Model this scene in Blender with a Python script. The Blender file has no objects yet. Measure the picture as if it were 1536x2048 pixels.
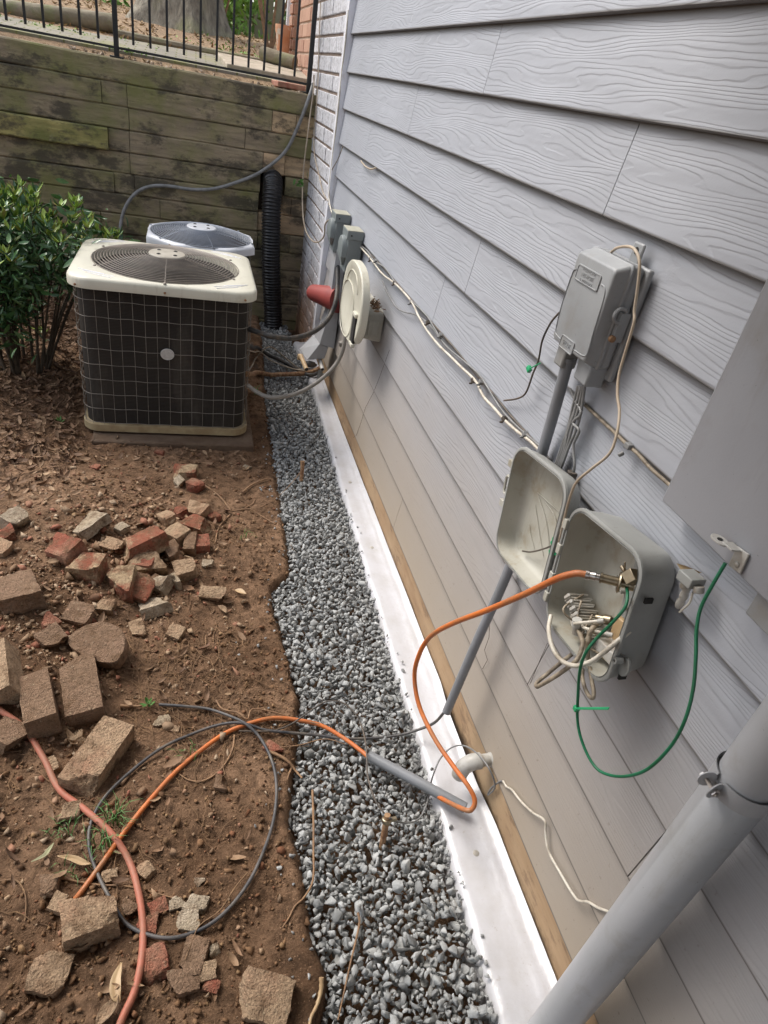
import bpy, bmesh, math, random
import numpy as np
from mathutils import Vector, Matrix, Euler, noise
random.seed(7); rng = np.random.default_rng(7)
PI = math.pi; R = math.radians
C = bpy.context.scene.collection
sc = bpy.context.scene

# ------------------------------------------------------------------ camera
HC = 1.5; FPX = 1295.46
AX = np.array([[0.95891992, 0.00331233, 0.28365755], [-0.23187743, -0.56687931, 0.79049397], [0.16341797, -0.8237942, -0.54282381]])
cam = bpy.data.cameras.new('camera'); camo = bpy.data.objects.new('camera', cam); C.objects.link(camo)
cam.sensor_fit = 'VERTICAL'; cam.sensor_height = 36; cam.sensor_width = 27; cam.lens = 36*FPX/2048
cam.clip_start = 0.02; cam.clip_end = 500
rx, ry, rz = AX[:, 0], AX[:, 1], AX[:, 2]
camo.matrix_world = Matrix(((rx[0], -ry[0], -rz[0], 0), (rx[1], -ry[1], -rz[1], 0), (rx[2], -ry[2], -rz[2], HC), (0, 0, 0, 1)))
sc.camera = camo
# ------------------------------------------------------------------ light
SUN = Vector((-0.46, 0.42, 0.78)).normalized()
w = bpy.data.worlds.new('World'); sc.world = w; w.use_nodes = True
nt = w.node_tree; bg = nt.nodes['Background']; sky = nt.nodes.new('ShaderNodeTexSky')
sky.sky_type = 'NISHITA'; sky.sun_disc = False; sky.sun_elevation = math.asin(SUN.z); sky.sun_rotation = math.atan2(SUN.x, SUN.y)
sky.air_density = 1.0; sky.dust_density = 3.0
hs = nt.nodes.new('ShaderNodeHueSaturation'); hs.inputs['Saturation'].default_value = .45   # thin overcast: paler than a clear sky
nt.links.new(sky.outputs[0], hs.inputs['Color']); nt.links.new(hs.outputs[0], bg.inputs[0]); bg.inputs[1].default_value = 0.15
sl = bpy.data.lights.new('sun', 'SUN'); sl.energy = 1.3; sl.angle = R(28); sl.color = (1.0, 0.94, 0.86)
so = bpy.data.objects.new('sun', sl); C.objects.link(so); so.rotation_euler = SUN.to_track_quat('Z', 'Y').to_euler(); so.location = (-3, 3, 6)
sc.view_settings.view_transform = 'Standard'; sc.view_settings.look = 'None'; sc.view_settings.gamma = 1
sc.view_settings.exposure = 0.93

# ------------------------------------------------------------------ helpers
def ray(px, py):
    return AX @ np.array([px-768.0, py-1024.0, FPX])
def W(px, py, x=.731):
    r = ray(px, py); t = x/r[0]; return Vector((x, r[1]*t, HC+r[2]*t))
def G(px, py, z=0.):
    r = ray(px, py); t = (z-HC)/r[2]; return Vector((r[0]*t, r[1]*t, z))
def YP(px, py, y):
    r = ray(px, py); t = y/r[1]; return Vector((r[0]*t, y, HC+r[2]*t))

class MB:
    def __init__(s): s.v = []; s.f = []; s.mi = []
    def add(s, vs, fs, mi=0):
        o = len(s.v); s.v += [Vector(a) for a in vs]; s.f += [tuple(i+o for i in f) for f in fs]; s.mi += [mi]*len(fs); return s
    def box(s, c, d, rot=None, mi=0, taper=1.0):
        hx, hy, hz = d[0]/2, d[1]/2, d[2]/2; c = Vector(c)
        vs = [Vector((x*hx*(taper if z > 0 else 1), y*hy*(taper if z > 0 else 1), z*hz)) for z in (-1, 1) for y in (-1, 1) for x in (-1, 1)]
        if rot is not None: vs = [rot @ v for v in vs]
        return s.add([v+c for v in vs], [(0, 2, 3, 1), (4, 5, 7, 6), (0, 1, 5, 4), (2, 6, 7, 3), (0, 4, 6, 2), (1, 3, 7, 5)], mi)
    def loft(s, rings, close=True, cap0=True, cap1=True, mi=0):
        n = len(rings[0]); vs = [p for r in rings for p in r]; fs = []
        for i in range(len(rings)-1):
            for j in range(n if close else n-1):
                k = (j+1) % n; fs.append((i*n+j, i*n+k, (i+1)*n+k, (i+1)*n+j))
        if cap0: fs.append(tuple(range(n-1, -1, -1)))
        if cap1: fs.append(tuple((len(rings)-1)*n+j for j in range(n)))
        return s.add(vs, fs, mi)
    def tube(s, pts, r, seg=8, caps=True, mi=0, rfun=None):
        pts = [Vector(p) for p in pts]; n = len(pts); rings = []
        t0 = (pts[1]-pts[0]).normalized(); up = Vector((0, 0, 1)) if abs(t0.z) < .9 else Vector((1, 0, 0))
        a = t0.cross(up).normalized()
        for i in range(n):
            t = (pts[min(i+1, n-1)]-pts[max(i-1, 0)]).normalized()
            a = (a-t*a.dot(t)).normalized(); b = t.cross(a)
            rr = rfun(i/(n-1), i) if rfun else r
            rings.append([pts[i]+(a*math.cos(k*2*PI/seg)+b*math.sin(k*2*PI/seg))*rr for k in range(seg)])
        return s.loft(rings, True, caps, caps, mi)
    def lathe(s, c, axis, prof, seg=24, mi=0):
        axis = Vector(axis).normalized(); up = Vector((0, 0, 1)) if abs(axis.z) < .9 else Vector((1, 0, 0))
        a = axis.cross(up).normalized(); b = axis.cross(a); c = Vector(c)
        rings = [[c+axis*h+(a*math.cos(k*2*PI/seg)+b*math.sin(k*2*PI/seg))*max(r, 1e-4) for k in range(seg)] for r, h in prof]
        return s.loft(rings, True, True, True, mi)

def crv(pts, n=6):
    P = [Vector(p) for p in pts]; P = [2*P[0]-P[1]]+P+[2*P[-1]-P[-2]]; out = []
    for i in range(1, len(P)-2):
        a, b, c, d = P[i-1:i+3]
        for k in range(n):
            t = k/n; out.append(.5*((2*b)+(c-a)*t+(2*a-5*b+4*c-d)*t*t+(3*b-a-3*c+d)*t**3))
    return out+[P[-2]]

OFF = {}
def tag(o, label=None, cat=None, group=None, kind=None):
    if label: o['label'] = label
    if cat: o['category'] = cat
    if group: o['group'] = group
    if kind: o['kind'] = kind
    return o
def thing(name, label, cat, loc, group=None):
    o = bpy.data.objects.new(name, None); C.objects.link(o); o.location = loc; o.empty_display_size = .05
    OFF[o.name] = Vector(loc); return tag(o, label, cat, group)
def obj(name, mb, mats, parent=None, smooth=40, bevel=0, loc=None, bseg=2):
    if not isinstance(mats, (list, tuple)): mats = [mats]
    me = bpy.data.meshes.new(name)
    off = OFF[parent.name] if parent else (Vector(loc) if loc is not None else sum(mb.v, Vector())/max(1, len(mb.v)))
    me.from_pydata([v-off for v in mb.v], [], mb.f); me.update()
    for m in mats: me.materials.append(m)
    if len(mats) > 1: me.polygons.foreach_set('material_index', mb.mi)
    bm = bmesh.new(); bm.from_mesh(me); bmesh.ops.recalc_face_normals(bm, faces=bm.faces); bm.to_mesh(me); bm.free()
    if smooth:
        me.shade_smooth(); me.set_sharp_from_angle(angle=R(smooth))
    o = bpy.data.objects.new(name, me); C.objects.link(o); OFF[o.name] = off
    if parent: o.parent = parent
    else: o.location = off
    if bevel:
        b = o.modifiers.new('bevel', 'BEVEL'); b.width = bevel; b.segments = bseg; b.limit_method = 'ANGLE'; b.angle_limit = R(35)
    return o
def npobj(name, V, F, mat, smooth=False, loc=(0, 0, 0)):
    me = bpy.data.meshes.new(name); V = np.asarray(V, float)-np.array(loc); F = np.asarray(F, int); k = F.shape[1]
    me.vertices.add(len(V)); me.vertices.foreach_set('co', V.ravel()); me.loops.add(F.size); me.loops.foreach_set('vertex_index', F.ravel())
    me.polygons.add(len(F)); me.polygons.foreach_set('loop_start', np.arange(len(F))*k); me.update(calc_edges=True); me.validate()
    if smooth: me.shade_smooth()
    me.materials.append(mat); o = bpy.data.objects.new(name, me); C.objects.link(o); o.location = loc; return o

# ------------------------------------------------------------------ materials
class NT:
    def __init__(s, name):
        s.m = bpy.data.materials.new(name); s.m.use_nodes = True; s.t = s.m.node_tree; s.b = s.t.nodes['Principled BSDF']
        s.tc = s.n('ShaderNodeTexCoord')
    def n(s, typ, **k):
        x = s.t.nodes.new(typ)
        for a, v in k.items(): setattr(x, a, v)
        return x
    def l(s, a, b): s.t.links.new(a, b)
    def mapc(s, scale=(1, 1, 1), coord='Object', rot=(0, 0, 0)):
        m = s.n('ShaderNodeMapping'); m.inputs['Scale'].default_value = scale; m.inputs['Rotation'].default_value = rot
        s.l(s.tc.outputs[coord], m.inputs[0]); return m.outputs[0]
    def noise(s, scale, detail=4, rough=.55, vec=None, dist=0):
        x = s.n('ShaderNodeTexNoise'); x.inputs['Scale'].default_value = scale; x.inputs['Detail'].default_value = detail
        x.inputs['Roughness'].default_value = rough; x.inputs['Distortion'].default_value = dist
        s.l(vec if vec is not None else s.tc.outputs['Object'], x.inputs['Vector']); return x.outputs['Fac']
    def ramp(s, fac, stops):
        x = s.n('ShaderNodeValToRGB'); e = x.color_ramp.elements
        while len(e) < len(stops): e.new(.5)
        for i, (p, c) in enumerate(stops):
            e[i].position = p; e[i].color = (c, c, c, 1) if isinstance(c, (int, float)) else (*c, 1)
        s.l(fac, x.inputs[0]); return x.outputs[0]
    def mix(s, fac, a, b, typ='MIX'):
        x = s.n('ShaderNodeMix', data_type='RGBA', blend_type=typ)
        for sock, v in ((x.inputs[0], fac), (x.inputs[6], a), (x.inputs[7], b)):
            if isinstance(v, bpy.types.NodeSocket): s.l(v, sock)
            elif isinstance(v, (int, float)): sock.default_value = v
            else: sock.default_value = (*v, 1)
        return x.outputs[2]
    def math(s, op, a, b=0.):
        x = s.n('ShaderNodeMath', operation=op)
        for sock, v in ((x.inputs[0], a), (x.inputs[1], b)):
            if isinstance(v, bpy.types.NodeSocket): s.l(v, sock)
            else: sock.default_value = v
        return x.outputs[0]
    def sep(s, sock):
        x = s.n('ShaderNodeSeparateXYZ'); s.l(sock, x.inputs[0]); return x.outputs
    def bump(s, h, strength=.4, dist=.01, nrm=None):
        x = s.n('ShaderNodeBump'); x.inputs['Strength'].default_value = strength; x.inputs['Distance'].default_value = dist
        s.l(h, x.inputs['Height'])
        if nrm is not None: s.l(nrm, x.inputs['Normal'])
        s.l(x.outputs[0], s.b.inputs['Normal']); return x.outputs[0]
    def col(s, c):
        if isinstance(c, bpy.types.NodeSocket): s.l(c, s.b.inputs['Base Color'])
        else: s.b.inputs['Base Color'].default_value = (*c, 1)
    def rough(s, r):
        if isinstance(r, bpy.types.NodeSocket): s.l(r, s.b.inputs['Roughness'])
        else: s.b.inputs['Roughness'].default_value = r
def pm(name, c1, c2=None, scale=20, rough=.6, bump=.15, bscale=200, metal=0, dist=.002, dirt=None, dscale=8, dlo=.5, dhi=.75, detail=4):
    """painted / plastic / generic surface: two-tone mottling, fine grain bump, optional dirt patches"""
    s = NT(name); c2 = c2 or tuple(x*.8 for x in c1)
    c = s.mix(s.ramp(s.noise(scale, detail), [(.35, 0.), (.65, 1.)]), c1, c2)
    if dirt:
        c = s.mix(s.ramp(s.noise(dscale, 6, .65), [(dlo, 0.), (dhi, 1.)]), c, dirt)
        c = s.mix(s.ramp(s.noise(dscale*3.5, 5, .7, s.mapc((1, 1, .16))), [(.56, 0.), (.72, .45)]), c, dirt)      # runs of rain-washed dirt
        c = s.mix(s.ramp(s.noise(140, 3, .7), [(.68, 0.), (.74, .6)]), c, tuple(x*.5 for x in dirt))
    s.col(c); s.rough(rough); s.b.inputs['Metallic'].default_value = metal
    if bump: s.bump(s.noise(bscale, 3), bump, dist)
    return s.m
M = {}
M['grey_plastic'] = pm('grey_plastic', (.30, .31, .32), (.26, .27, .28), 9, .42, .1, 500, dirt=(.22, .20, .17), dlo=.55, dhi=.85)
M['beige_plastic'] = pm('beige_plastic', (.42, .41, .36), (.36, .35, .30), 12, .45, .1, 400, dirt=(.25, .20, .13), dscale=14, dlo=.55, dhi=.8)
M['box_out'] = pm('enclosure_outside', (.33, .335, .32), (.28, .285, .27), 10, .5, .1, 400, dirt=(.22, .20, .16), dlo=.55, dhi=.85)
M['grey_pvc'] = pm('grey_pvc', (.24, .25, .27), (.20, .21, .22), 8, .4, .05)
M['pale_pvc'] = pm('pale_pvc', (.50, .49, .46), (.40, .385, .35), 25, .4, .05, dirt=(.25, .2, .14), dscale=20)
M['paint_grey'] = pm('painted_panel_grey', (.30, .305, .325), (.27, .275, .295), 4, .42, .08, 300, dirt=(.22, .21, .20), dscale=6, dlo=.55, dhi=.85)
M['spout_paint'] = pm('downspout_paint', (.40, .405, .42), (.36, .365, .37), 5, .42, .06, 250, dirt=(.27, .25, .22), dlo=.55, dhi=.8)
M['white_trim'] = pm('white_trim', (.86, .86, .90), (.78, .78, .82), 6, .45, .1, 200, dirt=(.35, .28, .2), dlo=.62, dhi=.85)
M['black_metal'] = pm('black_metal', (.012, .012, .013), (.02, .02, .02), 30, .4, .1)
M['black_plastic'] = pm('black_plastic', (.012, .012, .014), (.02, .02, .022), 10, .28, .05)
M['black_rubber'] = pm('black_rubber', (.025, .025, .025), (.05, .045, .04), 30, .55, .1, dirt=(.12, .09, .06), dscale=25)
M['disc_grey'] = pm('disconnect_grey', (.20, .225, .225), (.17, .19, .19), 9, .45, .1, 400)
M['disc_top'] = pm('faded_box_top', (.42, .41, .33), (.35, .34, .27), 20, .6, .1)
M['red_plastic'] = pm('faded_red_plastic', (.34, .07, .06), (.26, .055, .05), 9, .45, .1, 200)
M['orange'] = pm('orange_cable', (.62, .17, .035), (.50, .135, .035), 12, .5, .05, dirt=(.30, .16, .08), dscale=14, dlo=.45, dhi=.72)
M['salmon'] = pm('salmon_hose', (.52, .16, .10), (.43, .14, .09), 12, .6, .06, dirt=(.28, .155, .095), dscale=14, dlo=.42, dhi=.7)
M['green'] = pm('green_wire', (.012, .16, .075), (.01, .12, .05), 20, .4, .05)
M['green_tie'] = pm('green_zip_tie', (.02, .36, .15), (.02, .30, .12), 20, .4, 0)
M['white_cable'] = pm('white_cable', (.68, .64, .55), (.55, .50, .42), 30, .45, .05, dirt=(.25, .2, .14), dscale=20)
M['beige_cable'] = pm('beige_cable', (.50, .42, .32), (.36, .28, .20), 14, .5, .05)
M['dirty_cable'] = pm('dirty_cable', (.36, .30, .22), (.14, .11, .08), 60, .6, .2, 200)
M['grey_cable'] = pm('grey_cable', (.25, .25, .25), (.17, .17, .165), 25, .5, .05)
M['dark_cable'] = pm('dark_cable', (.05, .045, .04), (.13, .10, .075), 18, .55, .1)
M['coil_cable'] = pm('weathered_black_cable', (.035, .038, .045), (.11, .10, .095), 18, .5, .1, dirt=(.2, .17, .13), dscale=12)
M['whip'] = pm('conduit_whip', (.27, .25, .22), (.20, .18, .155), 20, .5, .1)
M['metal'] = pm('nickel', (.55, .52, .5), (.35, .32, .3), 60, .32, .05, metal=1)
M['brass'] = pm('dull_brass', (.40, .34, .24), (.3, .25, .18), 60, .4, .05, metal=1)
M['rust'] = pm('rusty_pipe', (.17, .07, .03), (.38, .24, .13), 60, .75, .4, 200)
M['tan_pipe'] = pm('tan_pipe', (.50, .36, .20), (.42, .28, .15), 25, .5, .05)
M['stick'] = pm('dead_twig', (.32, .19, .10), (.20, .12, .07), 40, .8, .3, 200)
M['root'] = pm('fine_root', (.30, .18, .09), (.14, .08, .045), 30, .8, .2)
M['concrete'] = pm('dirty_concrete', (.12, .08, .055), (.17, .12, .08), 14, .9, .8, 60, dist=.006, dirt=(.10, .06, .035), dlo=.4)
M['terracotta'] = pm('terracotta', (.55, .22, .10), (.60, .33, .20), 9, .8, .2, dirt=(.6, .52, .42), dscale=10, dlo=.55, dhi=.62)
M['ac_cream'] = pm('cream_enamel', (.60, .58, .48), (.55, .53, .44), 5, .38, .05, 300, dirt=(.34, .29, .20), dscale=7, dlo=.62, dhi=.85)
M['ac_white'] = pm('pale_enamel', (.62, .64, .68), (.56, .58, .62), 5, .35, .05, 300)
M['ac_base'] = pm('stained_cream_base', (.42, .34, .20), (.30, .22, .12), 20, .55, .1)
M['wire'] = pm('guard_wire', (.25, .225, .19), (.15, .13, .11), 20, .45, 0)
M['grille'] = pm('grille_wire', (.20, .175, .15), (.28, .24, .20), 20, .4, 0)
M['grille2'] = pm('grey_grille_wire', (.27, .30, .36), (.32, .35, .40), 20, .4, 0)
M['dark_in'] = pm('dark_interior', (.012, .011, .010), (.02, .018, .016), 20, .8, 0)
M['blade'] = pm('fan_blade_metal', (.26, .27, .30), (.2, .2, .22), 20, .35, .02, metal=.6)
M['hub'] = pm('motor_cover', (.40, .37, .31), (.30, .27, .22), 18, .5, .05)
M['badge'] = pm('badge_metal', (.50, .49, .47), (.40, .39, .37), 90, .45, .3, 300)
M['pebble'] = pm('river_pebble', (.45, .36, .27), (.30, .22, .16), 14, .7, .1)
M['fence'] = pm('weathered_fence', (.30, .27, .19), (.22, .20, .13), 9, .85, .3, 50, dirt=(.2, .22, .08))
M['ugly_log'] = pm('old_log', (.18, .15, .10), (.28, .24, .17), 10, .9, .5, 40, dist=.01, dirt=(.15, .17, .06))
M['cut_end'] = pm('cut_end', (.10, .07, .05), (.05, .04, .03), 20, .9, .3)

def fins_mat():
    s = NT('coil_fins'); p = s.sep(s.tc.outputs['Object'])
    wv = s.math('SINE', s.math('MULTIPLY', p[2], 2*PI/.0062))
    n = s.noise(5, 5); dust = s.ramp(s.noise(9, 6, .7, s.mapc((1, 1, .25))), [(.54, 0.), (.74, 1.)])
    c = s.mix(s.ramp(n, [(.3, 0.), (.7, 1.)]), (.020, .017, .015), (.040, .034, .028)); c = s.mix(dust, c, (.07, .06, .05))
    s.col(c); s.rough(.7); s.b.inputs['Specular IOR Level'].default_value = .25; s.bump(wv, .5, .002); return s.m
M['fins'] = fins_mat()

EXP = .1545; ROW0 = 0.130
def siding_mat():
    s = NT('cedar_grain_siding'); geo = s.n('ShaderNodeNewGeometry'); rnd = geo.outputs['Random Per Island']
    p = s.sep(s.tc.outputs['Object'])
    cmb = s.n('ShaderNodeCombineXYZ')
    s.l(s.math('MULTIPLY', p[1], 1.0), cmb.inputs[0]); s.l(s.math('MULTIPLY', p[2], 8.5), cmb.inputs[1]); s.l(s.math('MULTIPLY', rnd, 40.), cmb.inputs[2])
    big = s.noise(2.1, 1.5, .35, cmb.outputs[0])
    cmb2 = s.n('ShaderNodeCombineXYZ')
    s.l(s.math('MULTIPLY', p[1], 4.0), cmb2.inputs[0]); s.l(s.math('MULTIPLY', p[2], 14.), cmb2.inputs[1]); s.l(s.math('MULTIPLY', rnd, 17.), cmb2.inputs[2])
    small = s.noise(3.2, 3, .55, cmb2.outputs[0])
    f = s.math('ADD', s.math('MULTIPLY', big, 12.), s.math('MULTIPLY', p[2], 105.))
    f = s.math('ADD', f, s.math('MULTIPLY', small, .9))
    ph = s.math('FRACT', f)
    prof = s.ramp(ph, [(0., .1), (.10, .0), (.30, 1.), (.65, .7), (1., .1)])
    msk = s.ramp(s.noise(2.2, 2, .5, cmb2.outputs[0]), [(.30, .35), (.6, 1.)])
    h = s.math('MULTIPLY', s.math('MULTIPLY', prof, msk), s.ramp(p[2], [(.25, .35), (.75, 1.)]))
    base = s.mix(s.ramp(s.noise(3, 3), [(.3, 0.), (.7, 1.)]), (.372, .386, .422), (.338, .350, .383))
    base = s.mix(s.math('MULTIPLY', s.ramp(ph, [(0., 1.), (.08, 0.), (1., 0.)]), .07), base, (.17, .17, .18))
    # soil splash near the ground: real stains, fixed to height
    zz = s.math('ADD', p[2], s.math('MULTIPLY', s.noise(3.5, 4), .25))
    st = s.ramp(zz, [(.14, 1.), (.50, .60), (1.05, 0.)])
    base = s.mix(st, base, (.34, .275, .20))
    spk = s.math('MULTIPLY', s.ramp(s.noise(75, 3, .7), [(.66, 0.), (.72, 1.)]), s.ramp(p[2], [(.2, .5), (.9, 0.)]))
    base = s.mix(spk, base, (.13, .10, .075))
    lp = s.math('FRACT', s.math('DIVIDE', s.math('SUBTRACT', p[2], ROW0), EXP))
    base = s.mix(s.ramp(lp, [(.0, .95), (.022, .9), (.045, .0), (.89, 0.), (.965, .75), (1., .85)]), base, (.10, .088, .078))  # lap shadow and dirt line painted into the colour at each course edge
    s.col(base); s.rough(.5)
    b1 = s.bump(h, .31, .0023); s.bump(s.noise(330, 2), .12, .001, b1)
    return s.m
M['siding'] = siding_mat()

def baseboard_mat():
    s = NT('bare_tan_wood'); v = s.mapc((1, .12, 1)); n = s.noise(30, 5, .6, v); big = s.noise(3, 4)
    c = s.mix(s.ramp(n, [(.3, 0.), (.7, 1.)]), (.36, .235, .13), (.26, .16, .085))
    c = s.mix(s.ramp(big, [(.4, 0.), (.7, 1.)]), c, (.42, .30, .18))
    p = s.sep(s.tc.outputs['Object'])
    zz = s.math('ADD', p[2], s.math('MULTIPLY', s.noise(14, 6, .7), -.09))
    c = s.mix(s.ramp(s.math('ADD', zz, .5), [(.465, .9), (.490, 0.)]), c, (.07, .045, .028))
    c = s.mix(s.ramp(s.noise(22, 7, .75, s.mapc((1, .4, 1))), [(.54, 0.), (.66, .7)]), c, (.16, .10, .06))
    s.col(c); s.rough(.8); s.bump(s.noise(60, 5, .6, s.mapc((1, .2, 1))), .6, .004); return s.m
M['baseboard'] = baseboard_mat()

def brick_paint_mat():
    s = NT('grey_painted_brick'); 
    c = s.mix(s.ramp(s.noise(60, 5, .7), [(.45, 0.), (.62, 1.)]), (.64, .64, .67), (.36, .35, .36))
    p = s.sep(s.tc.outputs['Object']); zz = s.math('ADD', p[2], s.math('MULTIPLY', s.noise(6, 5), .6))
    c = s.mix(s.ramp(zz, [(.35, 1.), (.85, 0.)]), c, (.30, .17, .10))
    s.col(c); s.rough(.7); s.bump(s.noise(55, 5, .65), .6, .006); return s.m
M['brick_paint'] = brick_paint_mat()
M['mortar'] = pm('dark_mortar', (.30, .23, .18), (.2, .15, .12), 30, .9, .4, 90)
M['mortar_red'] = pm('pale_mortar', (.48, .36, .28), (.38, .28, .2), 30, .9, .4, 90)
def red_brick_mat():
    s = NT('orange_red_brick'); r = s.n('ShaderNodeNewGeometry').outputs['Random Per Island']
    c = s.mix(r, (.46, .27, .19), (.34, .18, .125)); c = s.mix(s.ramp(s.noise(30, 5), [(.5, 0.), (.75, 1.)]), c, (.45, .30, .2))
    s.col(c); s.rough(.85); s.bump(s.noise(70, 4), .5, .004); return s.m
M['brick_red_wall'] = red_brick_mat()

def timber_mat(name, green=.5, tint=(1, 1, 1)):
    s = NT(name); g = s.n('ShaderNodeNewGeometry').outputs['Random Per Island']
    v = s.mapc((.16, 1, 1)); n = s.noise(38, 6, .65, v); b = s.noise(4.5, 5, .6); st = s.noise(7.5, 9, .72, s.mapc((.55, 1, 1)))
    c = s.mix(s.ramp(n, [(.3, 0.), (.7, 1.)]), tuple(.36*t*k for t, k in zip(tint, (1, .80, .52))), tuple(.18*t*k for t, k in zip(tint, (1, .80, .56))))
    c = s.mix(s.math('MULTIPLY', s.ramp(b, [(.42, 0.), (.68, 1.)]), green), c, (.185, .19, .06))
    c = s.mix(s.ramp(st, [(.49, 0.), (.57, .8), (.7, .9)]), c, (.065, .055, .040))
    c = s.mix(s.ramp(s.noise(13, 5, .7), [(.64, 0.), (.74, .6)]), c, (.34, .29, .19))
    s.col(c); s.rough(.9); s.bump(s.math('ADD', s.noise(60, 6, .7, v), s.math('MULTIPLY', s.noise(14, 4), 1.)), .8, .008); return s.m
M['timber'] = timber_mat('weathered_timber', .8)
M['timber_green'] = timber_mat('mossy_timber', 1.3, (1.3, 1.4, .8))
M['timber_brown'] = timber_mat('bare_brown_timber', .25, (1.8, 1.6, 1.5))

def dirt_mat(name, a, b, c3, bs=.9):
    s = NT(name)
    c = s.mix(s.ramp(s.noise(2.0, 6, .6), [(.40, 0.), (.58, 1.)]), a, b)
    c = s.mix(s.ramp(s.noise(28, 8, .7), [(.42, 0.), (.66, 1.)]), c, c3)
    c = s.mix(s.ramp(s.noise(170, 4, .7), [(.60, 0.), (.70, .7)]), c, tuple(min(1, x*1.9) for x in a))
    s.col(c); s.rough(.95); s.b.inputs['Specular IOR Level'].default_value = .2
    h = s.math('ADD', s.noise(45, 9, .72), s.math('MULTIPLY', s.noise(180, 5, .7), .4)); s.bump(h, bs, .012); return s.m
M['dirt'] = dirt_mat('clay_soil', (.34, .210, .128), (.19, .110, .063), (.085, .049, .028), 1.0)
M['litter_soil'] = dirt_mat('upper_soil', (.46, .33, .21), (.36, .25, .16), (.2, .14, .09))
def island_mat(name, cols, rough=.8, bump=.3, bs=120, spec=.3, trans=0, dist=.003):
    s = NT(name); r = s.n('ShaderNodeNewGeometry').outputs['Random Per Island']
    n = len(cols); c = s.ramp(r, [(i/(n-1) if n > 1 else 0, cc) for i, cc in enumerate(cols)])
    c = s.mix(s.ramp(s.noise(90, 4, .65), [(.4, 0.), (.7, .45)]), c, tuple(x*.45 for x in cols[0]))
    s.col(c); s.rough(rough); s.b.inputs['Specular IOR Level'].default_value = spec
    if trans: s.b.inputs['Transmission Weight'].default_value = 0; s.b.inputs['Subsurface Weight'].default_value = 0
    if bump: s.bump(s.noise(bs, 4), bump, dist)
    return s.m
M['gravel'] = island_mat('grey_granite_gravel', [(.30, .305, .30), (.41, .42, .415), (.23, .235, .235), (.36, .37, .365), (.50, .51, .505), (.33, .33, .315), (.43, .44, .435)], .75, .4, 160)
M['clod'] = island_mat('soil_clods', [(.17, .095, .050), (.24, .14, .075), (.11, .06, .033), (.30, .19, .10), (.20, .085, .045)], .95, .3)
M['rubble'] = island_mat('brick_rubble', [(.36, .24, .15), (.42, .30, .19), (.30, .11, .07), (.32, .21, .13), (.24, .15, .09), (.48, .37, .26), (.30, .19, .11)], .9, .5, 80)
M['leaf_litter'] = island_mat('dead_leaves', [(.20, .11, .06), (.28, .17, .10), (.12, .07, .045), (.34, .22, .13), (.16, .085, .05), (.40, .27, .16)], .7, .2)
M['leaf_dark'] = island_mat('glossy_dark_leaves', [(.045, .125, .045), (.08, .18, .055), (.03, .085, .035), (.12, .23, .07)], .28, .1, spec=.6)
M['leaf_new'] = island_mat('young_leaves', [(.28, .42, .06), (.36, .46, .08), (.2, .34, .06), (.34, .26, .08)], .35, .1, spec=.5)
M['leaf_bg'] = island_mat('sunlit_leaves', [(.16, .30, .05), (.22, .38, .07), (.10, .22, .04), (.28, .42, .10)], .6, 0)
M['leaf_bg2'] = island_mat('background_leaves', [(.07, .16, .04), (.12, .24, .05), (.05, .11, .03), (.16, .28, .08)], .6, 0)
M['weed'] = island_mat('weed_leaves', [(.07, .18, .04), (.11, .24, .06), (.05, .13, .03)], .5, .1)
def brick_mat(name, red, mort, lo, hi):
    s = NT(name)
    oi = s.n('ShaderNodeObjectInfo'); add = s.n('ShaderNodeVectorMath', operation='ADD')
    cm = s.n('ShaderNodeCombineXYZ'); s.l(s.math('MULTIPLY', oi.outputs['Random'], 9.), cm.inputs[0])
    s.l(s.tc.outputs['Object'], add.inputs[0]); s.l(cm.outputs[0], add.inputs[1]); v = add.outputs[0]
    c = s.mix(s.ramp(s.noise(9, 5, .65, v), [(lo, 0.), (hi, 1.)]), red, mort)
    c = s.mix(s.ramp(s.noise(45, 6, .7, v), [(.45, 0.), (.75, .7)]), c, tuple(x*.55 for x in mort))
    c = s.mix(s.ramp(s.noise(16, 6, .7, v), [(.50, 0.), (.64, .75)]), c, (.17, .10, .055))
    c = s.mix(s.ramp(s.noise(110, 4, .75, v), [(.5, 0.), (.66, .55)]), c, (.10, .065, .04))
    c = s.mix(s.ramp(s.noise(70, 5, .75, v), [(.60, 0.), (.70, .5)]), c, (.55, .45, .31))
    s.col(c); s.rough(.92); s.b.inputs['Specular IOR Level'].default_value = .2
    s.bump(s.math('ADD', s.noise(55, 6, .7, v), s.math('MULTIPLY', s.noise(220, 3, .6, v), .5)), 1.0, .012); return s.m
M['b_tan'] = brick_mat('tan_mortared_brick', (.48, .27, .17), (.50, .35, .225), .25, .5)
M['b_mix'] = brick_mat('red_and_mortar_brick', (.33, .115, .07), (.54, .40, .25), .45, .55)
M['b_red'] = brick_mat('red_brick', (.35, .11, .07), (.46, .26, .17), .42, .66)
M['b_pale'] = brick_mat('pale_mortar_lump', (.62, .52, .40), (.50, .40, .28), .3, .6)
M['b_dusty'] = brick_mat('soil_dusted_brick', (.33, .21, .14), (.30, .195, .125), .3, .6)

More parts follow.
